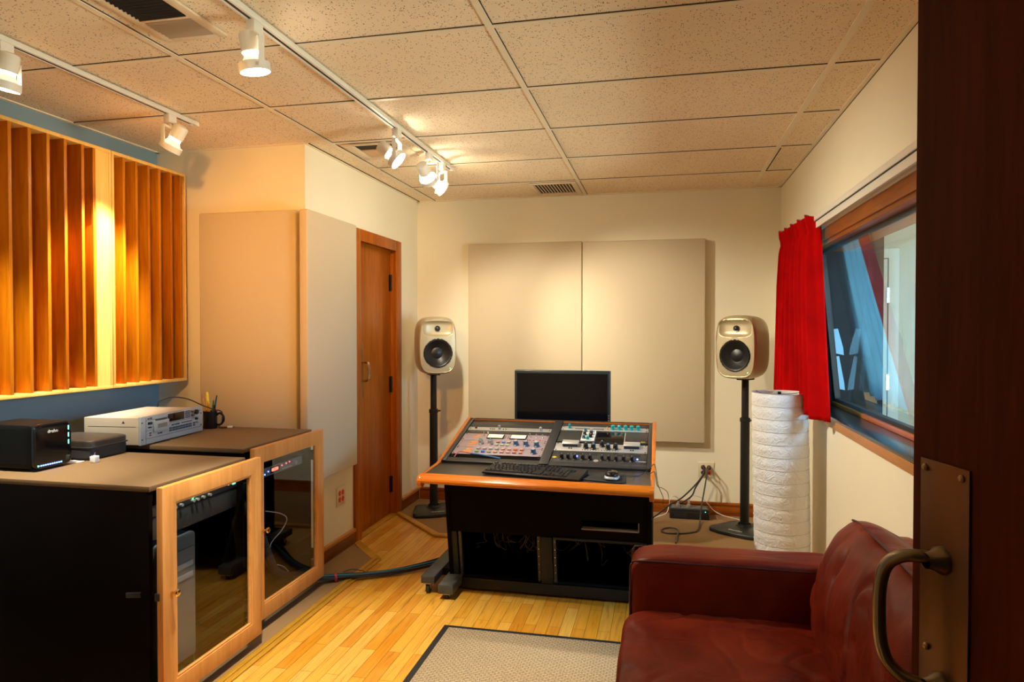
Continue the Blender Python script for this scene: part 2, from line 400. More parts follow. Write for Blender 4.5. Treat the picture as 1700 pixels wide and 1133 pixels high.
lining_m = mat('daylight_tinted_lining', (.16, .46, .66), .9, var=.05, vs=9)  # white lining with the blue daylight tint put into its colour
def lamp_paper():
    m, nt, b = nmat('crinkled_rice_paper'); v = coords(nt)
    n = nd(nt, 'ShaderNodeTexNoise', Scale=26.0, Detail=3.0, Distortion=2.5); nt.links.new(v, n.inputs['Vector'])
    b.inputs['Base Color'].default_value = (.78, .78, .80, 1); b.inputs['Roughness'].default_value = .85
    bump(nt, b, n.outputs['Fac'], .55, .012); return m
lamp_m = lamp_paper()
mauve = mat('mauve_panel', S('a6949c'), .42, .25, var=.04, vs=20)
gold_spk = mat('champagne_lacquer', (.50, .42, .26), .40, .35, var=.03, vs=20, coat=.05)
cone_m = mat('black_cone', (.010, .011, .012), .38)
knob_blue = mat('blue_grey_knob', (.08, .16, .24), .3, .2)
knob_grey = mat('grey_knob_cap', (.45, .43, .40), .35, .3)
turq = mat('turquoise_knob', S('18a0a0'), .3)
key_m = mat('black_keycaps', (.026, .027, .030), .30)

# ------------------------------------------------------------------ room shell
XL, XD, XR, YB, YA, CE = -2.88, -1.935, .825, 5.22, 3.45, 2.40
struct('floor', MB().box(-3.0, .95, .02, 5.34, -.12, 0), floor_m)
cp = MB().prism([(XL,.18),(-1.685,.18),(-1.685,3.765),(-1.965,4.06),(-1.965,YA),(XL,YA)], 'Z', .0005, .009)
cp.prism([(-1.935,4.79),(-1.925,4.775),(-1.455,4.325),(XR,4.325),(XR,YB),(-1.935,YB)], 'Z', .0005, .009)
tag(struct('carpet', cp, carpet_m), kind='structure')
t = MB(); t.prism([(-1.685,.18),(-1.66,.18),(-1.66,3.775),(-1.685,3.765)], 'Z', .0005, .013)
t.prism([(-1.66,.18),(-1.635,.18),(-1.635,3.785),(-1.66,3.775)], 'Z', .0005, .008)
t.prism([(-1.685,3.765),(-1.635,3.785),(-1.925,4.095),(-1.965,4.06)], 'Z', .0005, .011)
struct('trim_1', t, strip_m, bev=.002)
t = MB(); t.prism([(-1.935,4.745),(-1.475,4.275),(-1.455,4.325),(-1.925,4.79)], 'Z', .0005, .018)
t.prism([(-1.475,4.275),(XR,4.275),(XR,4.325),(-1.455,4.325)], 'Z', .0005, .018)
struct('trim_2', t, strip_m, bev=.005)

struct('wall_back', MB().box(-2.05, 1.0, YB, YB+.12, 0, CE+.1), wall_m)
struct('wall_left', MB().box(XL-.12, XL, .06, YA+.12, 0, CE+.1), alcove_m)
# partition that closes the alcove (faces the camera)
struct('wall_alcove', MB().box(XL, XD, YA, YA+.10, 0, CE+.1), wall_m)
DY0, DY1, DZ = 4.115, 4.745, 1.965
w = MB().box(XD-.11, XD, YA+.10, DY0, 0, CE+.1).box(XD-.11, XD, DY1, YB, 0, CE+.1).box(XD-.11, XD, DY0, DY1, DZ, CE+.1)
struct('wall_nook', w, wall_m)
WY0, WY1, WZ0, WZ1 = 1.45, 4.17, .945, 1.845
w = MB().box(XR, XR+.2, .18, YB, 0, WZ0).box(XR, XR+.2, .18, YB, WZ1, CE+.1).box(XR, XR+.2, .18, WY0, WZ0, WZ1).box(XR, XR+.2, WY1, YB, WZ0, WZ1)
struct('wall_right', w, wall_m)
w = MB().box(XL, -.55, .06, .18, 0, CE+.1).box(.60, XR+.2, .06, .18, 0, CE+.1).box(-.55, .60, .06, .18, 2.06, CE+.1)
struct('wall_front', w, wall_m)

# ceiling: tiles + tees
ce = MB().box(XL, XR, .18, YB, CE+.004, CE+.09)
ceil = struct('ceiling', ce, tile_m)
tee = MB(); zt0, zt1 = CE-.002, CE+.006
for xa in (-1.80, -.589, .617): tee.box(xa, xa+.024, .18, YB, zt0, zt1)
rows = [.414, 1.024, 1.633, 2.243, 2.853, 3.462, 4.072, 4.681]
for y in rows:
    for (a, b_) in ((XL, -1.80), (-1.776, -.589), (-.565, .617), (.641, XR)):
        yb = YA if (a == XL) else YB
        if y + .03 < yb: tee.box(a, b_, y, y+.024, zt0+.001, zt1)
for (a) in ((XR-.022, XR, .18, YB), (XD, XD+.022, YA, YB), (XL, XL+.022, .18, YA), (XL, XD, YA-.022, YA), (XD, XR, YB-.022, YB)):
    tee.box(a[0], a[1], a[2], a[3], zt0+.0005, zt1)
struct('ceiling_tee', tee, mat('tee_enamel', (.86,.75,.57), .5), ceil, smooth=False)
gap = MB()
for y in rows[2:]:
    for (a, b_) in ((XL, -1.80), (-1.776, -.589), (-.565, .617), (.641, XR)):
        if a == XL and y > YA-.1: continue
        gap.box(a, b_, y-.0019, y, CE+.001, CE+.006)
for xa in (-1.776, -.565): gap.box(xa, xa+.003, .18, YB, CE+.001, CE+.006)
gap.box(.641, .650, 4.10, 4.67, CE, CE+.006).box(XD+.022, XD+.026, YA, YB, CE, CE+.006).box(XR-.002, XR, 1.0, YB, CE-.004, CE)
struct('tile_gap', gap, mat('gap_shadow_brown', (.05,.03,.016), .8), ceil, smooth=False)

# baseboards
def baseb(name, x0, x1, y0, y1, m, cap):
    b = struct(name, MB().box(x0, x1, y0, y1, .0, .085), m, bev=.002)
    return struct('baseboard_cap', MB().box(*cap, .082, .104), sillwood if m is base_y else base_x, b, bev=.004)
b1 = baseb('baseboard_back', XD+.02, XR-.001, YB-.018, YB-.001, base_x, (XD+.025, XR-.001, YB-.024, YB-.001))
b2 = struct('baseboard_left', MB().box(XD+.001, XD+.018, YA+.02, 4.03, 0, .085).box(XD+.001, XD+.018, 4.835, YB-.019, 0, .085), base_y, bev=.002)
struct('baseboard_cap', MB().box(XD+.001, XD+.024, YA+.02, 4.03, .082, .104).box(XD+.001, XD+.024, 4.835, YB-.025, .082, .104), sillwood, b2, bev=.004)

# ------------------------------------------------------------------ interior door (door_1)
d1 = struct('door_1', MB().box(XD-.075, XD-.035, DY0+.004, DY1-.004, .012, DZ-.006), brownwood, bev=.002)
cs = MB()
cs.box(XD, XD+.018, 4.035, DY0+.012, 0, 2.03).box(XD, XD+.018, DY1-.012, 4.828, 0, 2.03).box(XD, XD+.018, DY0+.012, DY1-.012, DZ-.012, 2.03)
cs.box(XD-.11, XD, DY0-.002, DY0+.004, 0, DZ).box(XD-.11, XD, DY1-.004, DY1+.002, 0, DZ).box(XD-.11, XD, DY0, DY1, DZ-.004, DZ+.002)
struct('door_frame', cs, brownwood, d1, bev=.003)
struct('door_plate', MB().box(XD-.035, XD-.032, DY0+.075, DY0+.150, .915, 1.285), mat('dull_brass_plate', S('a8804a'), .42, .8, var=.1, vs=12), d1, bev=.001)
h = MB().tube([(XD-.033, 4.215, 1.155), (XD+.015, 4.215, 1.155), (XD+.030, 4.215, 1.135), (XD+.030, 4.215, 1.055), (XD+.015, 4.215, 1.035), (XD-.033, 4.215, 1.035)], .0085, 10, 5)
struct('pull_handle', h, chrome, d1)
for z in (1.66, .91, .17):
    hm = MB().cyl((XD-.028, DY1-.006, z), (XD-.028, DY1-.006, z+.12), .008, n=10).box(XD-.036, XD-.033, DY1-.035, DY1-.006, z, z+.12)
    struct('hinge', hm, mat('dark_bronze', (.05,.03,.015), .4, .8), d1)
struct('trim_3', MB().box(XD-.11, XD+.012, DY0+.004, DY1-.004, .0005, .011), strip_m, bev=.003)

# ------------------------------------------------------------------ foreground door (door_2): open, seen from its push side
dO = V((.345, 1.06, 0)); dv = V((.232, -.973, 0)).normalized(); dn = V((-dv.y, dv.x, 0))   # dn points away from the camera side
dn = -dn if dn.dot(V((-1,0,0))) > 0 else dn
Q = M((dv, dn, V((0,0,1)))).transposed()
def DP(a, b_, z): return dO + dv*a + dn*b_ + V((0,0,z))
d2 = struct('door_2', MB().obox(DP(.45, .0225, 1.03), (.90, .045, 2.03), Q), darkdoor, bev=.003)
struct('push_plate', MB().obox(DP(.072, -.0015, .985), (.098, .003, .43), Q), mat('antique_bronze_plate', S('6a4a2c'), .38, .85, var=.18, vs=9), d2, bev=.0008)
sc_ = MB()
for a, z in ((.034, 1.188), (.108, 1.188), (.040, .945), (.110, .917), (.034, .79), (.110, .79)):
    sc_.lathe([(.0005,.0045),(.003,.004),(.0048,.002),(.005,0)], DP(a, -.003, z), -dn, 12)
struct('screw', sc_, brass, d2)
hp = MB()
za, zb = 1.072, .905
path = [DP(.070, -.003, za), DP(.060, -.022, za+.002), DP(.045, -.040, za-.002), DP(.030, -.052, za-.018), DP(.022, -.056, za-.045), DP(.020, -.057, (za+zb)/2), DP(.022, -.056, zb+.045), DP(.030, -.052, zb+.018), DP(.045, -.040, zb+.002), DP(.060, -.022, zb-.002), DP(.070, -.003, zb)]
hp.tube(path, .0088, 14, 6)
for z in (za, zb):
    hp.lathe([(.019,0),(.018,.006),(.013,.012),(.010,.022)], DP(.071, -.003, z), -dn, 18)
struct('pull_handle', hp, pewter, d2)

# ------------------------------------------------------------------ control-room window (window_1)
wr = MB()
wr.box(XR-.022, XR, WY0-.06, WY1+.05, 1.832, 1.893)
win = struct('window_1', wr, casing_x, bev=.002)
struct('window_head', MB().box(XR-.012, XR+.19, WY0, WY1, 1.812, 1.846), casing_x, win, bev=.002)
struct('window_jamb', MB().box(XR-.022, XR, WY1-.012, WY1+.05, WZ0-.02, 1.832), casing_z, win, bev=.002)
dsill = mat('dark_varnished_sill', S('1c1210'), .25, var=.3, vs=9, coat=.4)
struct('window_reveal', MB().box(XR-.012, XR+.202, WY1-.03, WY1+.001, WZ0, 1.83), mat('dark_felt_reveal', (.004,.005,.008), .9, var=.2, vs=20), win)
struct('window_sill', MB().box(XR-.026, XR+.125, WY0-.03, WY1, .935, .951), dsill, win, bev=.003)
struct('window_apron', MB().box(XR-.020, XR, WY0-.05, WY1+.04, .893, .935), sillwood, win, bev=.002)
struct('glass_stop', MB().box(XR+.105, XR+.128, WY0, WY1-.03, .951, .972), orange_side, win, bev=.002)
struct('window_gasket', MB().prism([(XR+.040,1.812),(XR+.062,1.812),(XR+.062,1.795),(XR+.040,1.795)], 'Y', WY0, WY1-.03)
       .prism([(XR+.120,.972),(XR+.15,.972),(XR+.15,.99),(XR+.120,.99)], 'Y', WY0, WY1-.03)
       .prism([(XR+.036,1.812),(XR+.064,1.812),(XR+.150,.965),(XR+.120,.965)], 'Y', WY1-.052, WY1-.030), mat('black_gasket', (.012,.013,.014), .5), win)
struct('window_pane', MB().prism([(XR+.048,1.80),(XR+.056,1.80),(XR+.138,.975),(XR+.130,.975)], 'Y', WY0, WY1-.04), winglass, win, smooth=False)
struct('outer_pane', MB().prism([(XR+.180,1.83),(XR+.188,1.83),(XR+.188,.955),(XR+.180,.955)], 'Y', WY0, WY1-.03), winglass, win, smooth=False)
struct('outer_sill', MB().box(XR+.128, XR+.20, WY0, WY1-.03, .935, .96), mat('grey_sill', (.10,.12,.13), .4), win)

# live room beyond
LX0, LX1, LY0, LY1 = XR+.2, 3.3, .9, 6.9
lw = mat('live_room_paint', (.60, .57, .44), .75, var=.03, vs=2)
struct('wall_live_room_end', MB().box(LX0-.2, LX1+.1, LY1, LY1+.1, 0, 2.7), lw)
struct('wall_live_room_side', MB().box(LX1, LX1+.1, LY0, LY1, 0, 2.7), lw)
struct('wall_live_room_near', MB().box(LX0, LX1+.1, LY0-.1, LY0, 0, 2.7), lw)
struct('wall_live_room_left', MB().box(LX0-.2, LX0, YB+.12, LY1, 0, 2.7), lw)
struct('floor_live_room', MB().box(LX0, LX1, LY0, LY1, -.1, 0), mat('live_room_floor', (.18,.12,.07), .5, var=.2, vs=6))
struct('ceiling_live_room', MB().box(LX0, LX1, LY0, LY1, 2.7, 2.8), lw)
wf = MB()
for (y0, y1, z0, z1) in ((1.62, 1.69, .2, 2.28), (2.91, 2.98, .2, 2.28), (1.69, 2.91, .2, .26), (1.69, 2.91, 2.22, 2.28), (1.69, 2.91, 1.20, 1.27)): wf.box(LX1-.05, LX1, y0, y1, z0, z1)
struct('added_window', wf, mat('white_window_frame', (.75,.75,.70), .45), bev=.003)  # added frame around the side-wall area lights; no window known here
d3 = struct('door_3', MB().box(1.74, 2.02, LY1-.03, LY1-.005, .01, 2.03), mat('pale_door_paint', (.72,.74,.66), .5), bev=.003)
struct('door_frame', MB().box(2.02, 2.11, LY1-.03, LY1, 0, 2.12).box(1.70, 2.02, LY1-.03, LY1, 2.03, 2.12), mat('pale_frame_paint', (.80,.83,.76), .5), d3, bev=.003)
struct('door_gap', MB().box(2.012, 2.020, LY1-.034, LY1-.029, .01, 2.03).box(1.74, 2.02, LY1-.034, LY1-.029, 2.024, 2.032).box(2.108, 2.116, LY1-.006, LY1-.001, 0, 2.125), mat('door_shadow_gap', (.10,.10,.08), .8), d3)
struct('hinge', MB().box(2.005, 2.028, LY1-.04, LY1-.03, 1.62, 1.76).box(2.005, 2.028, LY1-.04, LY1-.03, .82, .96), steel, d3)
tag(MB().box(LX0+.001, 1.725, 5.98, 6.04, .0005, 2.62).build('acoustic_screen', mat('charcoal_felt', (.012,.016,.020), .9, var=.3, vs=8), loc=(1.38,6.01,.02), bev=.006), 'tall dark acoustic screen standing in the room behind the window', 'screen')
for (za_, zb_, xa_, lab) in ((1.376, 1.232, .925, 'upper of two pale sheets fixed inside the window reveal'), (1.222, 1.035, .932, 'lower of two pale sheets fixed inside the window reveal')):
    mb = MB()
    mb.prism([(xa_, za_), (xa_+.034, za_+.004), (xa_+.062, zb_+.040), (xa_+.066, zb_), (xa_+.010, zb_+.012)], 'Y', WY1-.034, WY1-.0315)
    tag(mb.build('paper_sheet', mat('daylight_tinted_paper', (.20,.40,.58), .8, var=.06, vs=10), loc=(xa_+.03, WY1-.033, zb_)), lab, 'paper', 'sheets in the window reveal')  # pale paper, the blue of the daylight put into its colour

# curtain rail + red curtain
cr = thing('curtain_rail', 'white flat curtain rail running above the interior window', 'curtain rail', (.77, 2.4, 1.92))
MB().box(.755, .775, 1.30, 3.86, 1.931, 1.957).build('rail', whitetrim_m, cr, bev=.002)
MB().box(.762, .776, 1.30, 3.85, 1.895, 1.928).build('lower_rail', whitetrim_m, cr, bev=.002)
MB().box(.795, XR-.001, 1.30, 3.83, 1.893, 1.943).build('backing_board', whitetrim_m, cr, bev=.002)
MB().box(.7585, .774, 1.30, 3.85, 1.928, 1.931).build('slot', ink, cr)
MB().box(.765, XR-.005, 3.27, 3.295, 1.925, 1.932).box(.80, .808, 3.265, 3.30, 1.900, 1.935).build('bracket', steel, cr, bev=.001)
MB().box(.765, XR-.005, 3.80, 3.82, 1.92, 1.93).build('bracket', mat('dark_bracket', (.03,.03,.03), .4, .6), cr)
def curt(u, v):
    # u along the wall (0 far, 1 near), v down
    y0, y1 = (4.60, 3.755), (4.74, 3.52)
    k = v**1.1
    y = (y0[0]+(y1[0]-y0[0])*k)*(1-u) + (y0[1]+(y1[1]-y0[1])*k)*u
    head = max(0, 1 - v/.10)
    a = .014 + .013*min(1, v*3) + .003*v
    ph = u*9.5*2*math.pi + 1.1*math.sin(3.1*u+1) + .8*v*math.sin(7*u)
    w_ = math.sin(ph); w_ = math.copysign(abs(w_)**.75, w_)
    x = .742 + a*w_ + .003*math.sin(ph*2.3+1.0)*(.3+.7*v) - .008*head + .008*v*math.sin(u*9+2) - .012*(1-u)
    x += .010*math.exp(-((v-.085)/.03)**2)
    e = max(0, (u-.965)/.035); x = x*(1-e) + (.742 + .045*e)*e
    zt = 1.985 + .012*math.sin(ph*.5) - .022*u
    zb = .985 - .055*u
    return V((min(x, .795), y + .006*math.cos(ph)*(1-head), zt + (zb-zt)*v))
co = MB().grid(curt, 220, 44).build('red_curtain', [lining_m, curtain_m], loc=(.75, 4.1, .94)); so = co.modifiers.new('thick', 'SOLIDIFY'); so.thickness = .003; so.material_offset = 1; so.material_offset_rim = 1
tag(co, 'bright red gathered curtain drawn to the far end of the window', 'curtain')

# ------------------------------------------------------------------ acoustic panels
def panel(name, x0, x1, y0, y1, z0, z1, label):
    o = MB().box(x0, x1, y0, y1, z0, z1).build(name, tan_fabric, loc=((x0+x1)/2, (y0+y1)/2, z0), bev=.008, seg=3)
    return tag(o, label, 'acoustic panel', 'tan fabric acoustic panels')
panel('sound_absorber', -1.494, -.601, YB-.058, YB-.004, .545, 2.045, 'tan fabric wall panel on the back wall, left of the centre seam')
panel('sound_absorber', -.597, .302, YB-.058, YB-.004, .541, 2.040, 'tan fabric wall panel on the back wall, right of the centre seam')
panel('sound_absorber', -2.565, -1.962, YA-.054, YA-.004, .535, 2.032, 'orange-lit fabric panel facing the room beside the wooden diffuser')
panel('sound_absorber', XD+.004, -1.880, YA-.075, 3.985, .525, 2.030, 'greyish fabric panel beside the brown door, above the red outlet')
panel('sound_absorber', XR-.028, XR-.004, 4.66, 4.95, .55, 1.94, 'narrow fabric panel on the right wall behind the red curtain')

# ------------------------------------------------------------------ wooden diffusers
def diffuser(label, y0, y1, fins, depths, lt, rt):
    z0, z1, xf, xb = 1.085, 2.256, -2.650, XL+.008
    d = thing('wooden_diffuser', label, 'sound diffuser', (xb, (y0+y1)/2, z0), group='birch sound diffusers on the alcove wall')
    fr = MB().box(xb, xf, y0, y1, z1-.016, z1).box(xb, xf, y0, y1, z0, z0+.016).box(xb, xb+.01, y0, y1, z0+.016, z1-.016)
    fr.box(xb+.01, xf, y0, y0+lt, z0+.016, z1-.016).box(xb+.01, xf, y1-rt, y1, z0+.016, z1-.016)
    fr.build('frame', birch, d, bev=.0012)
    ys = [y0+lt] + fins + [y1-rt]
    for f in fins:
        MB().box(xb+.01, xf-.001, f-.008, f+.008, z0+.016, z1-.016).build('fin', [birch_well, birch_edge], d, bev=.0006)
        for p in d.children[-1].data.polygons: p.material_index = 1 if p.normal.x > .5 else 0
    for i, dp in enumerate(depths):
        a = ys[i] + (.006 if i else 0); b_ = ys[i+1] - (.006 if i < len(fins) else 0)
        xx = xf - .001 - dp
        MB().box(xx-.008, xx, a, b_, z0+.016, z1-.016).build('well_back', birch if dp < .01 else birch_well, d)
    return d
diffuser('larger left wooden slatted sound diffuser with a pale flush panel at its right edge', 2.05, 2.862, [2.14, 2.235, 2.328, 2.42, 2.511, 2.60, 2.695, 2.760],
         [.13, .10, .09, .18, .15, .17, .13, .11, .001], .014, .014)
diffuser('right wooden slatted sound diffuser next to the fabric panel', 2.866, 3.398, [2.944, 3.029, 3.114, 3.194, 3.282, 3.359],
         [.05, .10, .13, .12, .17, .15, .02], .014, .012)

# ------------------------------------------------------------------ ceiling vents
grille_m = mat('vent_enamel', (.70,.58,.42), .45); vdark = mat('vent_inside_black', (.012,.009,.007), .7)
v = thing('ceiling_vent', 'rectangular ceiling vent near the camera with dark and pale louvres', 'air vent', (-1.6, 1.85, CE))
fr = MB()
x0, x1, y0, y1 = -1.715, -1.475, 1.55, 2.112
zz = (CE-.010, CE-.001)
fr.box(x0, x0+.028, y0, y1, *zz).box(x1-.034, x1, y0, y1, *zz).box(x0+.028, x1-.034, y1-.026, y1, *zz).box(x0+.028, x1-.034, 1.944, 1.962, *zz).box(x0+.028, x1-.034, y0, y0+.026, *zz)
fr.build('frame', grille_m, v, bev=.002)
MB().box(x0+.01, x1-.01, y0+.01, y1-.01, CE-.0008, CE+.0035).build('backing', vdark, v)
lv = MB()
for k in range(22):
    y = y0+.03 + k*.0172
    lv.obox(((x0+x1-.006)/2, y, CE-.006), (x1-x0-.066, .0025, .013), M.Rotation(R(38), 3, 'X'))
lv.build('louvre_bank', mat('dark_louvre', (.03,.02,.014), .5), v)
lv = MB()
for k in range(7):
    y = 1.966 + k*.0172
    lv.obox(((x0+x1-.006)/2, y+.006, CE-.006), (x1-x0-.066, .019, .0025), M.Rotation(R(-22), 3, 'X'))
lv.build('louvre_bank', mat('pale_louvre', (.42,.34,.25), .5), v)
v = thing('ceiling_vent', 'square ceiling vent behind the middle track spotlight', 'air vent', (-1.58, 3.64, CE))
fr = MB(); x0, x1, y0, y1 = -1.745, -1.395, 3.50, 3.80
fr.box(x0, x0+.06, y0, y1, *zz).box(x1-.06, x1, y0, y1, *zz).box(x0+.06, x1-.06, y0, y0+.02, *zz).box(x0+.06, x1-.06, y1-.04, y1, *zz)
fr.build('frame', grille_m, v, bev=.002)
MB().box(x0+.05, x1-.05, y0+.01, y1-.03, CE-.0008, CE+.0035).build('backing', vdark, v)
MB().prism([(3.63, CE-.001), (3.76, CE-.001), (3.76, CE-.009), (3.63, CE-.007)], 'X', x0+.06, x1-.06).build('deflector', mat('orange_deflector', (.62,.42,.22), .5), v)
v = thing('ceiling_vent', 'slotted ceiling vent above the back wall', 'air vent', (-.75, 4.92, CE))
fr = MB(); x0, x1, y0, y1 = -.930, -.592, 4.715, 5.12
fr.box(x0, x0+.03, y0, y1, *zz).box(x1-.03, x1, y0, y1, *zz).box(x0+.03, x1-.03, y0, y0+.03, *zz).box(x0+.03, x1-.03, y1-.06, y1, *zz)
fr.build('frame', grille_m, v, bev=.002)
MB().box(x0+.01, x1-.01, y0+.01, y1-.01, CE-.0008, CE+.0035).build('backing', mat('vent_shade', (.06,.04,.025), .7), v)
lv = MB()
for k in range(13):
    x = x0+.036 + k*.0222
    lv.obox((x, (y0+y1-.03)/2, CE-.005), (.0145, y1-y0-.09, .002), M.Rotation(R(30), 3, 'Y'))
lv.build('louvre_bank', grille_m, v)

# ------------------------------------------------------------------ tracks and spotlights
TZ = CE-.002
def track(x, y0, y1, label):
    t = thing('light_track', label, 'track', (x, (y0+y1)/2, TZ), group='ceiling light tracks')
    m = MB().box(x-.018, x-.006, y0, y1, TZ-.020, TZ).box(x+.006, x+.018, y0, y1, TZ-.020, TZ).box(x-.006, x+.006, y0, y1, TZ-.006, TZ)
    m.box(x-.018, x+.018, y1, y1+.014, TZ-.021, TZ)
    m.build('rail', white_m, t, bev=.0015)
    MB().box(x-.006, x+.006, y0, y1-.03, TZ-.0185, TZ-.006).build('conductor_slot', ink, t)
track(-1.305, .30, 4.13, 'long white ceiling light track running towards the back wall')
track(-2.256, .30, 2.96, 'shorter white ceiling light track in front of the wooden diffusers')

def spot(x, y, target, label, power=1.0, size=58, drop=.150, yaw=None, blend=.7, col=WARM, neck=None):
    z0 = TZ-.020
    p = V((x, y, z0-drop))
    a = (V(target) - p).normalized()
    hz = V((a.x, a.y, 0)); hz = hz.normalized() if hz.length > .05 else V((1,0,0))
    if yaw is not None: hz = V((math.cos(R(yaw)), math.sin(R(yaw)), 0))
    sd = V((-hz.y, hz.x, 0))                          # hinge axis
    t = thing('track_spotlight', label, 'spotlight', (x, y, z0), group='white track spotlights')
    MB().box(x-.016, x+.016, y-.026, y+.026, z0-.040, z0+.002).build('adapter', white_m, t, bev=.003)
    q = M((hz, sd, V((0,0,1)))).transposed()
    yk = MB(); w_ = .056
    yk.cyl((x, y, z0-.040), (x, y, z0-.056), .008, n=12)
    yk.obox(V((x,y,z0-.056)), (.020, 2*w_-.016, .0025), q)
    for s in (-1, 1):
        yk.obox(V((x,y,0)) + sd*s*w_ + V((0,0,(z0-.064+p.z)/2)), (.020, .0025, z0-.064-p.z+.016), q)
        yk.obox(V((x,y,z0-.060)) + sd*s*(w_-.005), (.020, .0025, .014), q @ M.Rotation(R(45*s), 3, 'X'))
    yk.build('yoke', white_m, t, bev=.0008)
    MB().lathe([(.047,-.016),(.050,-.016),(.050,.012),(.047,.012)], p, a, 32, close=True).build('lamp_ring', white_m, t)
    MB().lathe([(.0005,-.118),(.016,-.117),(.030,-.112),(.0335,-.106),(.0325,-.050),(.0295,-.050),(.030,-.104),(.0005,-.108)], p, a, 28).build('lamp_holder', white_m, t)
    MB().lathe([(.0262,-.0495),(.0270,-.040)], p, a, 28).build('bulb_collar', neck or bulb_neck, t)
    MB().lathe([(.0270,-.040),(.0295,-.033),(.0375,-.020),(.0445,-.004)], p, a, 28).build('bulb', bulb_glass, t)
    MB().lathe([(.0445,-.004),(.040,.002),(.02,.006),(.0005,.007)], p, a, 28).build('bulb_lens', bulb_face, t)
    l = add_light('spot_beam', 'SPOT', p + a*.016, LAMP_W*power, col, parent=t, target=target, spot_size=R(size), spot_blend=blend, shadow_soft_size=.035)
    return t
spot(-1.305, 2.01, (-1.08, 2.32, 0), 'track spotlight nearest the camera on the long track', 1.7, 62)
spot(-1.305, 3.23, (.60, 3.45, .6), 'track spotlight beside the square vent, shining to lower right', 1.0, 105, blend=.9, neck=bulb_neck_hi)
spot(-1.305, 3.71, (-1.05, 5.2, 1.15), 'second from the end of the long track, yoke seen front-on', .62, 66, blend=1, neck=bulb_neck_hi)
spot(-1.305, 3.945, (.05, 5.2, 1.05), 'last spotlight at the far end of the long track', .85, 66, blend=1, neck=bulb_neck_hi)
spot(-2.256, 2.79, (-2.63, 2.76, 1.62), 'spotlight at the far end of the short track by the wooden diffusers', 1.1, 58, neck=bulb_neck_lo)
spot(-2.256, 1.965, (-2.60, 1.98, .72), 'spotlight at the left picture edge on the short track', 1.3, 78, neck=bulb_neck_lo, blend=.9)
spot(-1.305, 1.20, (-2.06, 3.4, 1.72), 'added unseen spotlight on the long track, giving the fabric panel orange light', 1.0, 46, col=(1.0, .42, .045), blend=.9, neck=bulb_neck_lo)  # added out-of-frame head; its orange beam tints the fabric panel

# ------------------------------------------------------------------ rack cabinets
def ring_frame(x0, x1, y0, y1, z0, z1, w0, w1, b0, b1):
    """one connected rectangular frame lying in a plane of constant x"""
    m = MB(); o = [(y0,z0),(y1,z0),(y1,z1),(y0,z1)]; i = [(y0+w0,z0+b0),(y1-w1,z0+b0),(y1-w1,z1-b1),(y0+w0,z1-b1)]
    L = [[m.bm.verts.new((x, p[0], p[1])) for p in q] for x in (x0, x1) for q in (o, i)]
    for k in range(4):
        n = (k+1) % 4
        for a, b in ((0,1),(1,3),(3,2),(2,0)):
            m.bm.faces.new([L[a][k], L[a][n], L[b][n], L[b][k]])
    return m
def cabinet(xf, y0, y1, a0, a1, dz, dtop, dbot, label, knob_y, knob_z, latch):
    xb = xf-.97; z1 = dtop; z0 = .055
    c = thing('rack_cabinet', label, 'cabinet', (xf-.45, (y0+y1)/2, .009), group='black rack cabinets with maple glass doors')
    b = MB().box(xb, xf, y0, y0+.018, z0, z1-.02).box(xb, xf, y1-.018, y1, z0, z1-.02).box(xb, xf, y0+.018, y1-.018, z0, z0+.02).box(xb, xb+.012, y0+.018, y1-.018, z0+.02, z1-.02)
    b.build('body', black_m, c, bev=.001)
    MB().box(xb, xf+.004, y0-.002, y1+.002, z1-.02, z1).build('cabinet_top', laminate_top, c, bev=.002)
    MB().box(xb+.05, xf-.08, y0+.03, y1-.03, .0095, z0).build('plinth', black_m, c)
    X0, X1 = xf+.048, xf+.073; st = .070
    dr = ring_frame(X0, X1, a0, a1, dbot, dz, st, st, .068, .066).build('door', maple, c, bev=.003)
    ring_frame(X0+.006, X1-.004, a0+st+.0005, a1-st-.0005, dbot+.0685, dz-.0665, .006, .006, .006, .006).build('glass_bead', maple_y, dr, bev=.001)
    MB().box(X0+.009, X0+.013, a0+st, a1-st, dbot+.068, dz-.066).build('door_glass', cabglass, dr, smooth=False)
    MB().lathe([(.0045,0),(.0045,.012),(.007,.016),(.0125,.021),(.0135,.026),(.010,.030),(.0005,.031)], (X1, knob_y, knob_z), (1,0,0), 24).build('door_knob', knob_brass, dr)
    for z in (dbot+.10, dz-.16): MB().box(xf+.0045, X0, a1-.03, a1-.012, z, z+.05).build('hinge', black_metal, c)
    if latch:
        MB().obox((xf-.062, y0-.004, .434), (.062, .008, .018), M.Rotation(R(-6), 3, 'Y')).build('latch', blackp, c, bev=.002)
        MB().box(X0-.004, X0+.012, a0-.006, a0, .430, .456).build('latch_keeper', blackp, c, bev=.001)
    return c
cabinet(-1.765, 2.060, 2.622, 2.038, 2.634, .825, .822, .058, 'near black rack cabinet whose glass door shows the silver computer', 2.080, .446, True)
cabinet(-1.832, 2.705, 3.315, 2.690, 3.317, .846, .842, .062, 'far black rack cabinet whose glass door shows a red number display', 2.752, .470, False)

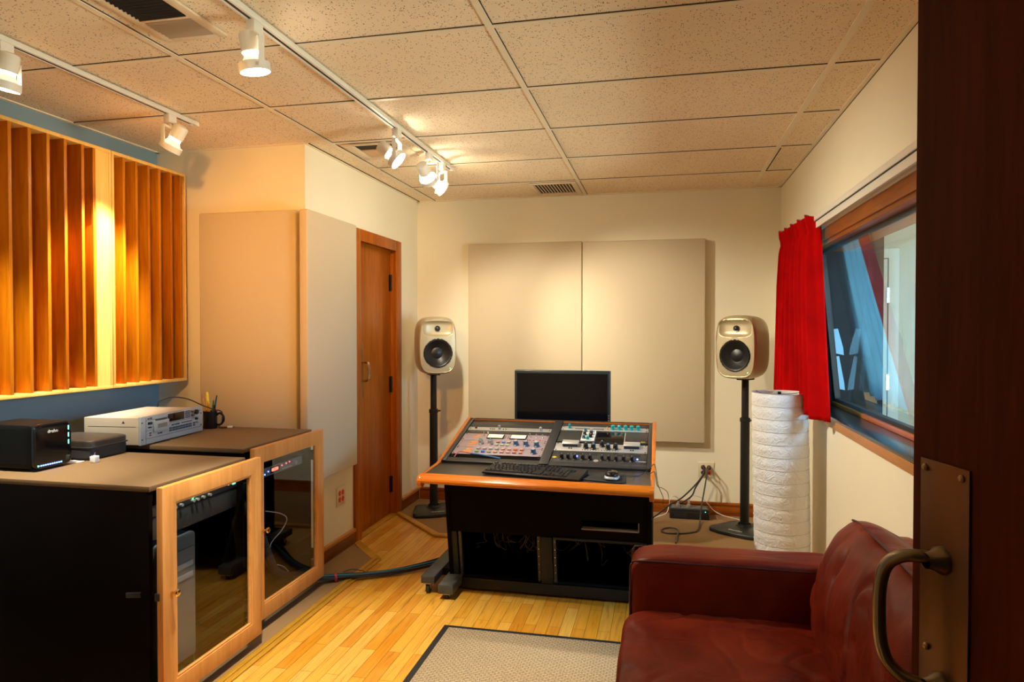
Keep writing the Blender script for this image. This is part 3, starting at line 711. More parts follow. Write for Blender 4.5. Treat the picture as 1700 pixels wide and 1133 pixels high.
# gear inside the cabinets
def rack_gear(y0, y1, z0, z1, label, x):
    t = thing('rack_unit', label, 'audio rack unit', (x-.15, (y0+y1)/2, z0))
    MB().box(x-.004, x, y0, y1, z0, z1).build('front_panel', darkgrey, t, bev=.001)
    MB().box(x-.30, x-.004, y0+.02, y1-.02, z0+.003, z1-.003).build('chassis', black_metal, t)
    return t
gx = -1.850
gn = -1.785
g = rack_gear(2.085, 2.60, .700, .742, 'dark rack unit with green lights inside the near cabinet', gn)
lm = MB(); kb = MB()
for y, z in ((2.182,.716),(2.305,.725),(2.314,.716),(2.320,.723),(2.370,.733),(2.384,.729),(2.255,.733),(2.457,.737),(2.520,.731)):
    MB().box(gn, gn+.002, y-.0025, y+.0025, z-.0025, z+.0025).build('indicator_light', led_green, g)
MB().box(gn, gn+.002, 2.386, 2.393, .722, .729).build('indicator_light', led_red, g)
MB().box(gn, gn+.002, 2.537, 2.541, .719, .723).build('indicator_light', led_red, g)
for y in (2.18, 2.21, 2.245, 2.31, 2.335, 2.37, 2.41): MB().cyl((gn, y, .710), (gn+.012, y, .710), .006, n=12).build('knob', knob_grey, g)
text('display', '80', .022, frame4((gn+.002, 2.574, .722), (0,1,0), (0,0,1)), led_green, g)
rack_gear(2.085, 2.60, .615, .696, 'blank black rack unit under the green-lit one in the near cabinet', gn-.004)
g = rack_gear(2.765, 3.27, .670, .714, 'rack unit with red digits inside the far cabinet', gx)
text('display', '88:200', .021, frame4((gx+.002, 2.995, .693), (0,1,0), (0,0,1)), led_red, g)
MB().box(gx, gx+.0012, 2.955, 3.035, .677, .709).build('display_window', screen, g)
for (y, z, m_) in ((2.905,.681,led_blue),(2.935,.690,led_blue),(3.055,.697,led_red),(3.095,.700,led_red),(3.125,.702,led_red)): MB().box(gx, gx+.003, y, y+.005, z, z+.005).build('indicator_light', m_, g)
MB().cyl((gx, 3.175, .692), (gx+.012, 3.175, .692), .010, n=16).build('knob', knob_grey, g)
for k in range(6): MB().box(gx, gx+.004, 3.06+k*.016, 3.071+k*.016, .678, .684).build('button', knob_grey, g)
MB().box(gx, gx+.0008, 2.78, 3.25, .673, .712).build('face_strip', mat('blue_grey_face', (.16,.20,.27), .4, .4), g)
# silver tower computer in the near cabinet
def tower_mat():
    m, nt, b = nmat('perforated_aluminium'); v = coords(nt)
    sx = nd(nt, 'ShaderNodeSeparateXYZ'); nt.links.new(v, sx.inputs[0])
    outs = []
    for k in ('Y', 'Z'):
        mm = nd(nt, 'ShaderNodeMath', operation='MULTIPLY'); nt.links.new(sx.outputs[k], mm.inputs[0]); mm.inputs[1].default_value = 2*math.pi/.0052
        sn = nd(nt, 'ShaderNodeMath', operation='SINE'); nt.links.new(mm.outputs[0], sn.inputs[0]); outs.append(sn.outputs[0])
    pr = nd(nt, 'ShaderNodeMath', operation='MULTIPLY'); nt.links.new(outs[0], pr.inputs[0]); nt.links.new(outs[1], pr.inputs[1])
    ab = nd(nt, 'ShaderNodeMath', operation='ABSOLUTE'); nt.links.new(pr.outputs[0], ab.inputs[0])
    nt.links.new(ramp(nt, ab.outputs[0], [(.35, (.30,.31,.32)), (.55, (.02,.02,.022))]), b.inputs['Base Color'])
    b.inputs['Metallic'].default_value = .4; b.inputs['Roughness'].default_value = .38; return m
alu = mat('bare_aluminium', (.14,.16,.18), .38, .5)
tw = thing('tower_computer', 'silver perforated tower computer behind the near cabinet glass', 'computer', (-1.98, 2.22, .0755))
MB().box(-2.20, -1.776, 2.118, 2.322, .11, .592).build('case', alu, tw, bev=.012, seg=4)
MB().box(-1.776, -1.772, 2.134, 2.308, .122, .54).build('grille', tower_mat(), tw)
for z in (.468, .424): MB().box(-1.772, -1.769, 2.150, 2.295, z, z+.021).build('drive_slot', mat('drive_door_aluminium', (.34,.34,.34), .35, .3), tw, bev=.001)
for y in (2.126, 2.304): MB().box(-2.18, -1.78, y, y+.010, .0755, .11).build('foot', alu, tw)
# cables inside far cabinet
ci = thing('cable', 'loose pale wire hanging behind the far cabinet glass', 'cable', (-1.9, 3.15, .07))
MB().tube([(-1.93,3.04,.47),(-1.90,3.12,.44),(-1.89,3.17,.40),(-1.90,3.14,.35),(-1.91,3.05,.30),(-1.90,3.04,.22),(-1.89,3.14,.16),(-1.88,3.20,.09)], .0025, 6).build('wire', mat('pale_wire', (.5,.45,.4), .5), ci)
ci = tag(MB().tube([(-2.0,2.86,.60),(-1.93,2.95,.45),(-1.90,3.00,.28),(-1.88,3.06,.16),(-1.86,3.18,.10),(-1.85,3.27,.09)], .022, 10).build('cable_loom', rubber, loc=(-1.9,3.05,.09)), 'thick black cable loom drooping inside the far cabinet', 'cable')

# ------------------------------------------------------------------ things on the cabinets
Z1, Z2 = .8225, .8425
n_ = thing('storage_drive', 'black desktop storage box with teal and blue lights', 'hard drive', (-2.5, 2.25, Z1))
MB().blob((-2.50, 2.249, Z1+.096), (.25, .172, .176), 14, 14).build('case', mat('matte_black_case', (.006,.006,.006), .5, spec=.12), n_)
MB().blob((-2.372, 2.249, Z1+.096), (.016, .170, .174), 9, 14).build('front_cover', mat('gloss_black', (.005,.005,.006), .08), n_)
for x in (-2.59, -2.41): MB().box(x-.01, x+.01, 2.19, 2.31, Z1, Z1+.010).build('foot', rubber, n_)
xf = -2.3638
for z in (.146, .117, .088): MB().box(xf, xf+.0015, 2.3165, 2.3200, Z1+z, Z1+z+.017).build('drive_light', led_teal, n_)
for k in range(10): MB().box(xf, xf+.002, 2.189+k*.0101, 2.194+k*.0101, Z1+.019, Z1+.0235).build('capacity_light', led_blue, n_)
MB().box(xf, xf+.002, 2.177, 2.182, Z1+.019, Z1+.024).build('power_light', led_green, n_)
text('logo', 'drobo', .019, frame4((xf+.001, 2.245, Z1+.150), (0,1,0), (0,0,1)), whiteink, n_)

zc = thing('zip_case', 'soft black zip case beside the storage box', 'case', (-2.48, 2.515, Z1))
MB().blob((-2.490, 2.515, Z1+.0275), (.29, .214, .055), 9, 12).build('lower_shell', mat('black_case_cloth', (.014,.014,.018), .7, bmp=(500,.2)), zc)
MB().blob((-2.490, 2.515, Z1+.063), (.29, .214, .046), 9, 12).build('lid', mat('worn_case_lid', (.035,.028,.024), .42, var=.2, vs=30, bmp=(120,.1)), zc)
MB().blob((-2.490, 2.515, Z1+.0535), (.296, .220, .006), 12, 10).build('zipper', rubber, zc)
ch = thing('usb_charger', 'small white plug charger standing on the near cabinet', 'charger', (-2.306, 2.388, Z1))
MB().box(-2.319, -2.293, 2.375, 2.401, Z1, Z1+.027).build('body', paperm, ch, bev=.003, seg=3)
MB().box(-2.309, -2.303, 2.385, 2.391, Z1+.0265, Z1+.042).build('prong', chrome, ch, bev=.0008)
mb = MB().prism([(-2.43,2.352),(-2.385,2.344),(-2.360,2.376),(-2.368,2.402),(-2.395,2.395),(-2.42,2.402)], 'Z', Z1+.0003, Z1+.002)
tag(mb.build('paper_scrap', paperm, loc=(-2.40,2.37,Z1)), 'torn white paper scrap by the storage box', 'paper')

# silver recorder (slightly turned)
RA = R(5.0)
rec = thing('rack_recorder', 'silver rack-mount disc recorder on top of the cabinets', 'audio recorder', (-2.305, 2.645, Z2), rz=RA)
rL = M.Translation(V((-2.305, 2.645, Z2))) @ M.Rotation(RA, 4, 'Z')
def RB(mb, name, m, **kw): return mb.build(name, m, rec, local=True, **kw)
bluesil = mat('pale_silver_face', (.42,.47,.50), .42, .25, var=.04, vs=20)
RB(MB().box(-.012, 0, 0, .482, .006, .134), 'front_panel', bluesil, bev=.001)
RB(MB().box(-.30, -.012, .022, .460, .004, .128), 'chassis', mat('cream_steel_case', (.62,.56,.46), .45, .2, var=.03, vs=10), bev=.002)
RB(MB().box(-.0002, .0005, .034, .470, .113, .1145).box(-.0002, .0006, .034, .470, .030, .0315).box(-.0002, .0006, .16, .445, .082, .0832).box(-.0002, .0006, .034, .09, .066, .067).box(-.0002,.0006,.0345,.036,.008,.128), 'panel_line', ink)
RB(MB().box(0, .004, .195, .320, .088, .126), 'display', mat('smoked_display', (.012,.004,.004), .1), bev=.001)
RB(MB().box(0, .012, .085, .190, .056, .106), 'disc_tray', bluesil, bev=.002)
RB(MB().box(.012, .0125, .103, .172, .072, .092), 'tray_window', mat('tray_label', (.22,.22,.18), .4))
RB(MB().box(0, .008, .103, .180, .108, .112), 'tray_slot', ink)
RB(MB().box(0, .006, .048, .074, .094, .106).box(0, .004, .050, .072, .078, .084).box(0, .004, .058, .070, .052, .057).box(0, .004, .058, .070, .042, .047), 'button', blackp, bev=.001)
bt = MB()
for k in range(5): bt.box(0, .002, .332, .372, .090+k*.0075, .094+k*.0075)
RB(bt, 'vent_slot', ink)
bt = MB()
for (y, w_) in ((.205,.018),(.230,.024),(.257,.024),(.283,.010),(.297,.016),(.317,.018),(.340,.022),(.364,.020),(.398,.014)):
    bt.box(0, .004, y, y+w_, .052, .060); bt.box(0, .004, y, y+w_, .041, .049)
RB(bt, 'button', mat('slate_buttons', (.06,.09,.12), .4), bev=.0008)
for (y, z, r_, m) in ((.388,.118,.008,pewter),(.388,.098,.008,pewter),(.420,.110,.013,blackp),(.420,.076,.006,blackp),(.420,.058,.005,chrome)):
    RB(MB().lathe([(r_,0),(r_,.010),(r_*.8,.013),(.0005,.0135)], (0, y, z), (1,0,0), 20), 'knob', m)
RB(MB().box(-.0005,.0006,.004,.014,.028,.033).box(-.0005,.0006,.004,.014,.105,.110).box(-.0005,.0006,.462,.472,.035,.041).box(-.0005,.0006,.462,.472,.095,.101), 'mounting_hole', ink)
RB(MB().box(-.29,-.26,.05,.08,0,.006).box(-.05,-.02,.09,.12,0,.006).box(-.29,-.26,.41,.44,0,.006).box(-.05,-.02,.41,.44,0,.006), 'foot', rubber)
RB(MB().prism([(-.11,.102),(-.095,.102),(-.1025,.114)], 'Y', .0212, .022).box(-.28,-.04,.0213,.022,.086,.088), 'side_mark', ink)
text('logo', 'ALESIS', .012, rL @ frame4((.0006, .062, .121), (0,1,0), (0,0,1)), ink, rec)
text('lettering', 'MASTERLINK', .011, rL @ frame4((.0006, .255, .069), (0,1,0), (0,0,1)), ink, rec)
text('lettering', 'ML-9600', .009, rL @ frame4((.0006, .135, .044), (0,1,0), (0,0,1)), ink, rec)
text('lettering', 'HIGH RESOLUTION MASTER', .007, rL @ frame4((.0006, .345, .070), (0,1,0), (0,0,1)), ink, rec)

# mug of pens
mx_, my_ = -2.382, 3.235
mg = thing('black_mug', 'black mug holding pens at the end of the far cabinet', 'mug', (mx_, my_, Z2))
MB().lathe([(.0005,0),(.034,0),(.036,.004),(.036,.094),(.033,.094),(.033,.006),(.0005,.006)], (mx_, my_, Z2), (0,0,1), 32).build('cup', mat('black_glaze', (.008,.008,.009), .2), mg)
hv = V((.97,.22,0)).normalized()
MB().tube([V((mx_,my_,Z2+.072))+hv*.034, V((mx_,my_,Z2+.082))+hv*.052, V((mx_,my_,Z2+.066))+hv*.070, V((mx_,my_,Z2+.040))+hv*.071, V((mx_,my_,Z2+.021))+hv*.054, V((mx_,my_,Z2+.020))+hv*.034], .0058, 10).build('handle', mat('black_glaze_handle', (.008,.008,.009), .2), mg)
pencil_y = mat('pencil_yellow', S('e09a1c'), .45); hl_y = mat('highlighter_yellow', S('f0dc28'), .4)
pens = [('pencil', -.020, -.010, -.028, -.02, .186, .0036, pencil_y, mat('pink_eraser', S('d06a50'), .7), 'yellow pencil with a pink eraser, leftmost in the black mug'),
        ('pen', -.006, .004, -.018, .01, .176, .0042, mat('white_barrel', (.75,.73,.68), .4), mat('navy_cap', S('10242c'), .4), 'white pen with a dark cap in the black mug'),
        ('highlighter', -.002, -.006, -.008, -.012, .196, .0085, hl_y, hl_y, 'fat yellow highlighter standing tallest in the black mug'),
        ('pen', .010, .006, .010, .012, .150, .0042, mat('green_barrel', S('1c6a4a'), .4), mat('green_cap', S('1a7a50'), .4), 'green pen in the black mug'),
        ('pencil', .012, -.012, .008, -.018, .135, .0036, pencil_y, pencil_y, 'short yellow pencil leaning at the front of the black mug'),
        ('pen', .014, .004, .030, .010, .178, .0042, mat('teal_barrel', S('154a5c'), .4), mat('teal_cap', S('0f3c4c'), .4), 'teal pen, rightmost in the black mug'),
        ('marker', .020, -.002, .030, -.004, .128, .0065, blackp, blackp, 'black marker leaning right in the black mug'),
        ('pencil', -.010, -.016, .004, -.022, .150, .0036, mat('pencil_orange', S('d07a10'), .45), pencil_y, 'orange pencil crossing the middle of the black mug')]
for (nm, bx, by, tx, ty, L, r_, m1, m2, lab) in pens:
    p0 = V((mx_+bx*.6, my_+by*.6, Z2+.008)); p1 = V((mx_+tx*1.1, my_+ty*1.1, Z2+L)); dd = (p1-p0).normalized()
    t = thing(nm, lab, nm, p0, group='writing tools in the black mug')
    MB().cyl(p0, p1 - dd*.022, r_, n=12).build('barrel', m1, t, bev=.0005)
    MB().cyl(p1 - dd*.022, p1, r_*.96, r_*.7, n=12).build('tip' if nm in ('pencil',) else 'cap', m2, t, bev=.0005)
cb = thing('usb_cable', 'black cable arching over the recorder to a white plug by the mug', 'cable', (-2.34, 3.22, Z2))
MB().tube([(-2.55,3.04,.975),(-2.54,3.05,1.005),(-2.50,3.09,1.022),(-2.44,3.13,1.010),(-2.385,3.17,.975),(-2.345,3.20,.952),(-2.325,3.21,.945)], .0030, 8).build('wire', rubber, cb)
MB().tube([(-2.325,3.215,.945),(-2.31,3.235,.930),(-2.315,3.24,.88),(-2.33,3.235,.850),(-2.30,3.24,.848),(-2.285,3.243,.850)], .0030, 8).build('wire', rubber, cb)
MB().obox((-2.268, 3.245, Z2+.010), (.028, .014, .008), M.Rotation(R(12),3,'Z')).build('plug', paperm, cb, bev=.001)
MB().obox((-2.248, 3.249, Z2+.010), (.014, .011, .005), M.Rotation(R(12),3,'Z')).build('plug_tip', chrome, cb)

# ------------------------------------------------------------------ wall outlets
def outlet(c, nx, label):
    c = V(c); nx = V(nx); up = V((0,0,1)); sx = up.cross(nx)
    q = M((sx, nx, up)).transposed()
    t = thing('wall_outlet', label, 'outlet', c, group='cream wall plates with orange sockets')
    MB().obox(c + nx*.003, (.114, .006, .114), q).build('plate', mat('ivory_plate', (.72,.64,.46), .4), t, bev=.002)
    oc = mat('orange_socket', S('d8461c'), .4)
    for a in (-.021, .021):
        for z in (-.0195, .0195):
            MB().cyl(c + sx*a + up*z + nx*.006, c + sx*a + up*z + nx*.0085, .0165, n=24).build('socket', oc, t, bev=.001)
            MB().obox(c + sx*(a-.006) + up*(z+.003) + nx*.0086, (.0022, .001, .008), q).obox(c + sx*(a+.006) + up*(z+.003) + nx*.0086, (.0022, .001, .008), q).obox(c + sx*a + up*(z-.008) + nx*.0086, (.005, .001, .005), q).build('slot', ink, t)
    return t
outlet((XD+.0005, 3.856, .352), (1,0,0), 'ivory four-socket outlet with red sockets under the greyish fabric panel')
outlet((.314, YB-.0005, .338), (0,-1,0), 'ivory outlet with orange sockets and plugs on the back wall')

# ------------------------------------------------------------------ loudspeakers on stands
def speaker(x, y, z, rz, label, slabel):
    st = thing('speaker_stand', slabel, 'speaker stand', (x, y, .009), rz, group='black loudspeaker stands')
    f = lambda mb, n, m, **k: mb.build(n, m, st, local=True, **k)
    pts = []
    wv, dp = .185, .155
    base = [(-wv,-.10),(-wv*.93,-dp+.012),(-.09,-dp-.010),(0,-dp-.014),(.09,-dp-.010),(wv*.93,-dp+.012),(wv,-.10),(.125,.12),(.10,.14),(-.10,.14),(-.125,.12)]
    f(MB().prism(base, 'Z', 0, .030), 'base', mat('black_cast_base', (.022,.023,.023), .45, bmp=(300,.1)), bev=.010, seg=3)
    f(MB().lathe([(.06,.029),(.046,.036),(.040,.050)], (0,.03,0), n=28), 'base_collar', black_metal)
    f(MB().cyl((0,.03,.03), (0,.03,.745), .0300, n=28), 'pole', black_metal)
    f(MB().lathe([(.0300,.74),(.0345,.742),(.0345,.765),(.026,.772)], (0,.03,0), n=28), 'collar', black_metal)
    f(MB().cyl((0,.03,.76), (0,.03,z-.018), .0235, n=28), 'inner_pole', black_metal)
    f(MB().cyl((.034,.03,.754), (.052,.03,.754), .006, n=10), 'clamp_knob', black_metal)
    f(MB().box(-.040, .040, -.02, .09, z-.020, z-.002), 'top_plate', black_metal, bev=.003)
    MBt = frame4((x, y, 0), (1,0,0), (0,1,0)) @ M.Identity(4)
    text('logo', 'Genelec', .030, M.Translation(V((x,y,.009))) @ M.Rotation(rz, 4, 'Z') @ frame4((0,-.110,.0303), (1,0,0), (0,1,0)), whiteink, st)
    sp = thing('loudspeaker', label, 'loudspeaker', (x, y, z), rz, group='champagne studio loudspeakers')
    g = lambda mb, n, m, **k: mb.build(n, m, sp, local=True, **k)
    H, Wd, D = .425, .285, .265
    rings = []
    def ring(k, yy, sc, n=64):
        out = []
        for i in range(n):
            a = 2*math.pi*i/n; c_, s_ = math.cos(a), math.sin(a); p = 5.0
            L = (abs(c_)**p + abs(s_)**p)**(1/p)
            u, w = c_/L, s_/L
            hw = Wd/2*sc*(1 - .075*w*w); hh = H/2*sc*(1 - .03*u*u)
            out.append(V((u*hw, yy, H/2 + w*hh)))
        return out
    prof = [(-.128,.900),(-.132,.93),(-.128,.955),(-.105,.985),(-.06,1.0),(.02,.99),(.08,.955),(.115,.90),(.130,.80)]
    for yy, s_ in prof: rings.append(ring(0, yy, s_))
    b = MB(); rv = rings
    # front baffle with a dished waveguide
    b.loft(rings, caps=False)
    b.bm.verts.ensure_lookup_table()
    b.bm.faces.new([v for v in b.bm.verts[len(rings[0])*(len(rings)-1):]])
    tw = V((0, 0, .337)); wo = V((0, 0, .157))
    N = 30
    def bf(u, v_):
        a = u*2-1; c_ = v_*2-1
        # square to the baffle outline (superellipse)
        p = 5.0; L = (abs(a)**p + abs(c_)**p)**(1/p) if (a or c_) else 1
        mx = max(abs(a), abs(c_)); s_ = (mx / L) if L else 0
        x_ = a*s_*Wd/2*.900*(1-.075*(c_*s_)**2); z_ = H/2 + c_*s_*H/2*.900*(1-.03*(a*s_)**2)
        e = ((x_/.112)**4 + ((z_-tw.z)/.056)**4)
        d = .026*max(0, 1-e)**.8 if e < 1 else 0
        r2 = ((x_)**2 + (z_-wo.z)**2)**.5
        if r2 < .1035: d = max(d, .046)
        return V((x_, -.128 + d - .004*(1-max(abs(a),abs(c_))**6), z_))
    b.grid(bf, 60, 80)
    bmesh.ops.remove_doubles(b.bm, verts=b.bm.verts[:], dist=.0006)
    g(b, 'cabinet', gold_spk, ang=50)
    g(MB().lathe([(.1045,.000),(.1085,.002),(.1085,-.004),(.1025,-.005)], (0,-.130,wo.z), (0,-1,0), 48, close=True), 'woofer_ring', rubber)
    cone = [(.1030,.002),(.098,.006),(.092,.004),(.086,-.002),(.055,-.024),(.042,-.030),(.034,-.027),(.022,-.0235),(.0005,-.022)]
    g(MB().lathe(cone, (0,-.128,wo.z), (0,-1,0), 48), 'woofer', cone_m)
    g(MB().lathe([(.021,-.020),(.021,-.016),(.016,-.017),(.012,-.010),(.006,-.0065),(.0005,-.006)], (0,-.128,tw.z), (0,-1,0), 28), 'tweeter', mat('gunmetal_dome', (.06,.06,.055), .25, .6))
    g(MB().box(.088,.091,-.1345,-.131,.046,.049), 'power_light', led_green)
    return sp
speaker(-1.665, 4.845, 1.045, R(31), 'champagne loudspeaker left of the desk beside the brown door', 'black speaker stand left of the desk')
speaker(.530, 4.820, 1.045, R(-31), 'champagne loudspeaker right of the desk by the red curtain', 'black speaker stand right of the desk behind the paper lamp')

# ------------------------------------------------------------------ mixing desk
dk = thing('studio_desk', 'black angled studio rack desk with orange wood edges', 'desk', (-.575, 3.6, 0))
WZ, WZb = .697, .655
# rack plane frame
RO = V((0, 3.392, .725)); rv_ = V((0, .968, .252)).normalized(); rn_ = V((0, -.252, .968)).normalized()
def RP(x, s, h=0): return RO + V((x,0,0)) + rv_*s + rn_*h
XA, XB = -1.114, -.038                               # outer faces
s0, s1 = -.088, .485
yk, zk = RP(0, s0).y, RP(0, s0).z                     # knee
yt, zt = RP(0, s1).y, RP(0, s1).z
# worktop
wt = MB().prism([(-1.094, 3.040), (-.050, 2.995), (-.050, yk+.03), (-1.094, yk+.03)], 'Z', .672, WZ)
wt.build('worktop', mat('dark_grey_worktop', (.032,.025,.021), .30, var=.25, vs=25), dk)
fe = MB()
a, b_ = V((-1.112, 3.040, 0)), V((-.034, 2.993, 0)); dirx = (b_-a).normalized(); dy = V((dirx.y, -dirx.x, 0))
prof = [(.0,.700),(-.014,.699),(-.046,.682),(-.050,.672),(-.044,.660),(.0,.656),(.006,.672)]
ringL = [a + dy*(-p) * 1.0 + V((0,0,z)) for p, z in prof]; ringR = [b_ + dy*(-p) + V((0,0,z)) for p, z in prof]
fe.loft([ringL, ringR]); fe.build('front_edge', orange_trim, dk, bev=.002)
# side trims : strip that follows worktop then rises along the racks
def side_trim(x0, x1, fy):
    top = [(fy-.048, .676), (fy-.040, .690), (yk-.030, .703), (yk+.010, .712), (yt-.002, zt+.016), (yt+.010, zt+.006)]
    bot = [(yt+.004, zt-.020), (yk+.020, .684), (yk-.05, .674), (fy+.03, .655), (fy-.006, .632), (fy-.034, .640), (fy-.048, .660)]
    return MB().prism(top + bot, 'X', x0, x1)
side_trim(XA-.004, XA+.016, 3.040).build('side_trim', orange_side, dk, bev=.003)
side_trim(XB-.016, XB+.004, 2.993).build('side_trim', orange_side, dk, bev=.003)
# side panels (front leans forward)
for (x0, x1) in ((XA+.014, XA+.038), (XB-.036, XB-.012)):
    MB().prism([(3.452,.028), (3.335,.656), (3.34,.672), (yk+.02,.685), (yt,zt-.004), (yt+.02,zt-.03), (3.95,.40), (3.95,.028)], 'X', x0, x1).build('side_panel', black_m, dk, bev=.002)
# rack frame (dark surround of both bays)
def rbox(mb, xa, xb, sa, sb, h0, h1):
    q = M((V((1,0,0)), rv_, rn_)).transposed()
    mb.obox(RP((xa+xb)/2, (sa+sb)/2, (h0+h1)/2), (xb-xa, sb-sa, h1-h0), q); return mb
rf = MB()
BLx = (-1.076, -.598); BRx = (-.551, -.073)
rbox(rf, XA+.014, BLx[0], s0, s1, -.03, .010); rbox(rf, BLx[1], BRx[0], s0, s1-.002, -.03, .012); rbox(rf, BRx[1], XB-.014, s0, s1, -.03, .010)
rbox(rf, BLx[0], BRx[1], s1-.014, s1, -.03, .011); rbox(rf, XA+.02, XB-.02, s0, s0+.046, -.03, .006)
rf.build('rack_frame', mat('charcoal_frame', (.030,.030,.030), .38), dk, bev=.002)
tr = MB(); rbox(tr, BLx[0], BLx[1], s1-.020, s1-.013, -.01, .008); rbox(tr, BRx[0], BRx[1], s1-.020, s1-.013, -.01, .008)
tr.build('rack_trim', orange_trim, dk)
dp = MB(); rbox(dp, BLx[0]-.01, BLx[1]+.01, s0+.03, s1-.01, -.05, -.045); rbox(dp, BRx[0]-.01, BRx[1]+.01, s0+.03, s1-.01, -.05, -.045)
dp.build('rack_floor', black_m, dk)
# modesty panel, leaning; opening at the right
def FY(z): return 3.445 - (z-.070)/(.656-.070)*.110
def lean(mb, x0, x1, z0, z1, d0, d1):
    mb.prism([(FY(z0)+d0, z0), (FY(z0)+d1, z0), (FY(z1)+d1, z1), (FY(z1)+d0, z1)], 'X', x0, x1); return mb
mp = MB(); zb_ = .322
HX0, HX1, HZ0, HZ1 = -.395, -.113, .378, .425
for args in ((XA+.038, HX0, zb_, .656), (HX1, XB-.036, zb_, .656), (HX0, HX1, zb_, HZ0), (HX0, HX1, HZ1, .656)): lean(mp, *args, .004, .020)
mp.build('modesty_panel', mat('very_dark_panel', (.004,.002,.002), .7, spec=.06), dk)
hl = MB(); lean(hl, HX0, HX1, HZ0-.004, HZ0+.002, .003, .045); lean(hl, HX1-.002, HX1+.003, HZ0, HZ1, .003, .040)
hl.build('slot_edge', mat('raw_board_edge', (.28,.17,.10), .6), dk)
MB().box(HX0, HX1, 3.50, 3.60, .398, .412).box(-.19,-.165,3.48,3.5,.41,.46).build('inner_shelf', mat('dim_shelf', (.14,.09,.06), .6), dk)
# lower bays
lf = MB()
mid = (-.606, -.545)
lean(lf, XA+.038, XA+.066, .068, zb_, 0, .05); lean(lf, mid[0], mid[1], .068, zb_, -.002, .05); lean(lf, XB-.060, XB-.036, .068, zb_, 0, .05)
lean(lf, XA+.066, mid[0], .040, .066, -.004, .05); lean(lf, mid[1], XB-.060, .040, .066, -.004, .05); lean(lf, mid[1]+.006, XB-.06, .312, .326, -.004, .03)
lf.build('lower_frame', black_metal, dk, bev=.002)
MB().prism([(3.436,.012),(3.462,.012),(3.462,.066),(3.445,.066)], 'X', XA+.03, XB-.03).build('toe_rail', black_metal, dk, bev=.002)
rl = MB()
for x in (XA+.072, mid[0]-.018, mid[1]+.004, XB-.078): lean(rl, x, x+.014, .068, zb_, .010, .030)
rl.build('rack_rail', mat('zinc_dark_rail', (.06,.055,.05), .4, .6), dk)
scw = MB()
for x in (XA+.079, mid[0]-.011, mid[1]+.011, XB-.071):
    for k in range(6): scw.sphere((x, FY(.085+.042*k)+.009, .085+.042*k), .0035, 8)
scw.build('rack_screw', chrome, dk)
MB().box(XA+.038, XB-.036, 3.93, 3.945, .03, .66).box(XA+.038, XB-.036, 3.46, 3.94, .030, .045).box(-.590,-.565,3.46,3.93,.05,.62).build('inner_panel', black_m, dk)
dw = mat('dim_wire', (.045,.04,.036), .4); rr = random.Random(3)
for k in range(26):
    left = k < 15
    x = rr.uniform(-1.03,-.66) if left else rr.choice((rr.uniform(-.52,-.30), rr.uniform(-.17,-.10))); y = rr.uniform(3.50,3.62); z = rr.uniform(.20,.33)
    MB().tube([(x,y,z+.05),(x+rr.uniform(-.03,.03),y-.02,z),(x+rr.uniform(-.05,.05),y,z-rr.uniform(.02,.08)),(x+rr.uniform(-.06,.06),y+.03,z-rr.uniform(-.02,.06))], rr.choice((.0022,.003)), 6, 5).build('internal_wire', dw, dk)
# feet with casters
MB().box(-1.222, -1.148, 3.335, 3.96, .058, .098).build('outrigger_foot', mat('scuffed_black_foot', (.045,.045,.044), .5, var=.3, vs=20), dk, bev=.004)
MB().box(-1.148, XA+.020, 3.47, 3.95, .060, .097).build('foot_bracket', black_m, dk)
MB().box(-1.112, -1.032, 3.280, 3.47, .032, .080).build('front_foot', mat('scuffed_black_foot_2', (.05,.05,.048), .5, var=.3, vs=20), dk, bev=.004)
def caster(x, y, zt_, r_):
    c = MB().cyl((x-.010, y, r_), (x+.010, y, r_), r_, n=20).build('caster', rubber, dk, bev=.003)
    MB().prism([(y-.022, zt_), (y+.016, zt_), (y+.010, r_-.004), (y-.004, r_-.006)], 'X', x+.011, x+.014).prism([(y-.022, zt_), (y+.016, zt_), (y+.010, r_-.004), (y-.004, r_-.006)], 'X', x-.014, x-.011).box(x-.02,x+.02,y-.03,y+.02,zt_-.003,zt_).build('caster_fork', mat('zinc_fork', (.55,.48,.36), .35, .8), c)
caster(-1.190, 3.368, .058, .026); caster(-1.072, 3.315, .032, .0155); caster(-1.190, 3.90, .058, .026); caster(-.08, 3.40, .050, .022); caster(-.08, 3.88, .050, .022)
MB().box(-1.05, XB-.04, 3.86, 3.90, .022, .035).build('rear_rail', black_metal, dk)
MB().cyl((XA+.012, 3.33, .60), (XA-.004, 3.325, .60), .006, n=10).build('side_hook', knob_brass, dk)

# rack units in the desk (local frame: x across, y up the slope, z out)
TILT = math.atan2(.252, .968)
def unit(name, label, bx, sa, sb, m, h=.004, depth=.04):
    x0, x1 = bx
    o = RP((x0+x1)/2, sa, 0)
    t = thing(name, label, 'audio rack unit', o, rot=(TILT,0,0), group='rack units in the desk')
    w = (x1-x0)/2 - .002
    MB().box(-w, w, .0005, sb-sa-.0005, 0, h).build('front_panel', m, t, local=True, bev=.0008)
    MB().box(-w+.02, w-.02, .003, sb-sa-.003, -depth, 0).build('chassis', black_metal, t, local=True)
    hs = MB()
    for sx in (-w+.010, w-.010):
        for yy in ((.009, sb-sa-.009) if sb-sa > .05 else ((sb-sa)/2,)):
            hs.lathe([(.0038,0),(.0034,.0014),(.0005,.0018)], (sx, yy, h), n=10)
    hs.build('mounting_screw', ink, t, local=True)
    return t, (x0+x1)/2, sa, h
def U(t, cx, sa, h): 
    return lambda x, s, z=0: V((x-cx, s-sa, h+z))
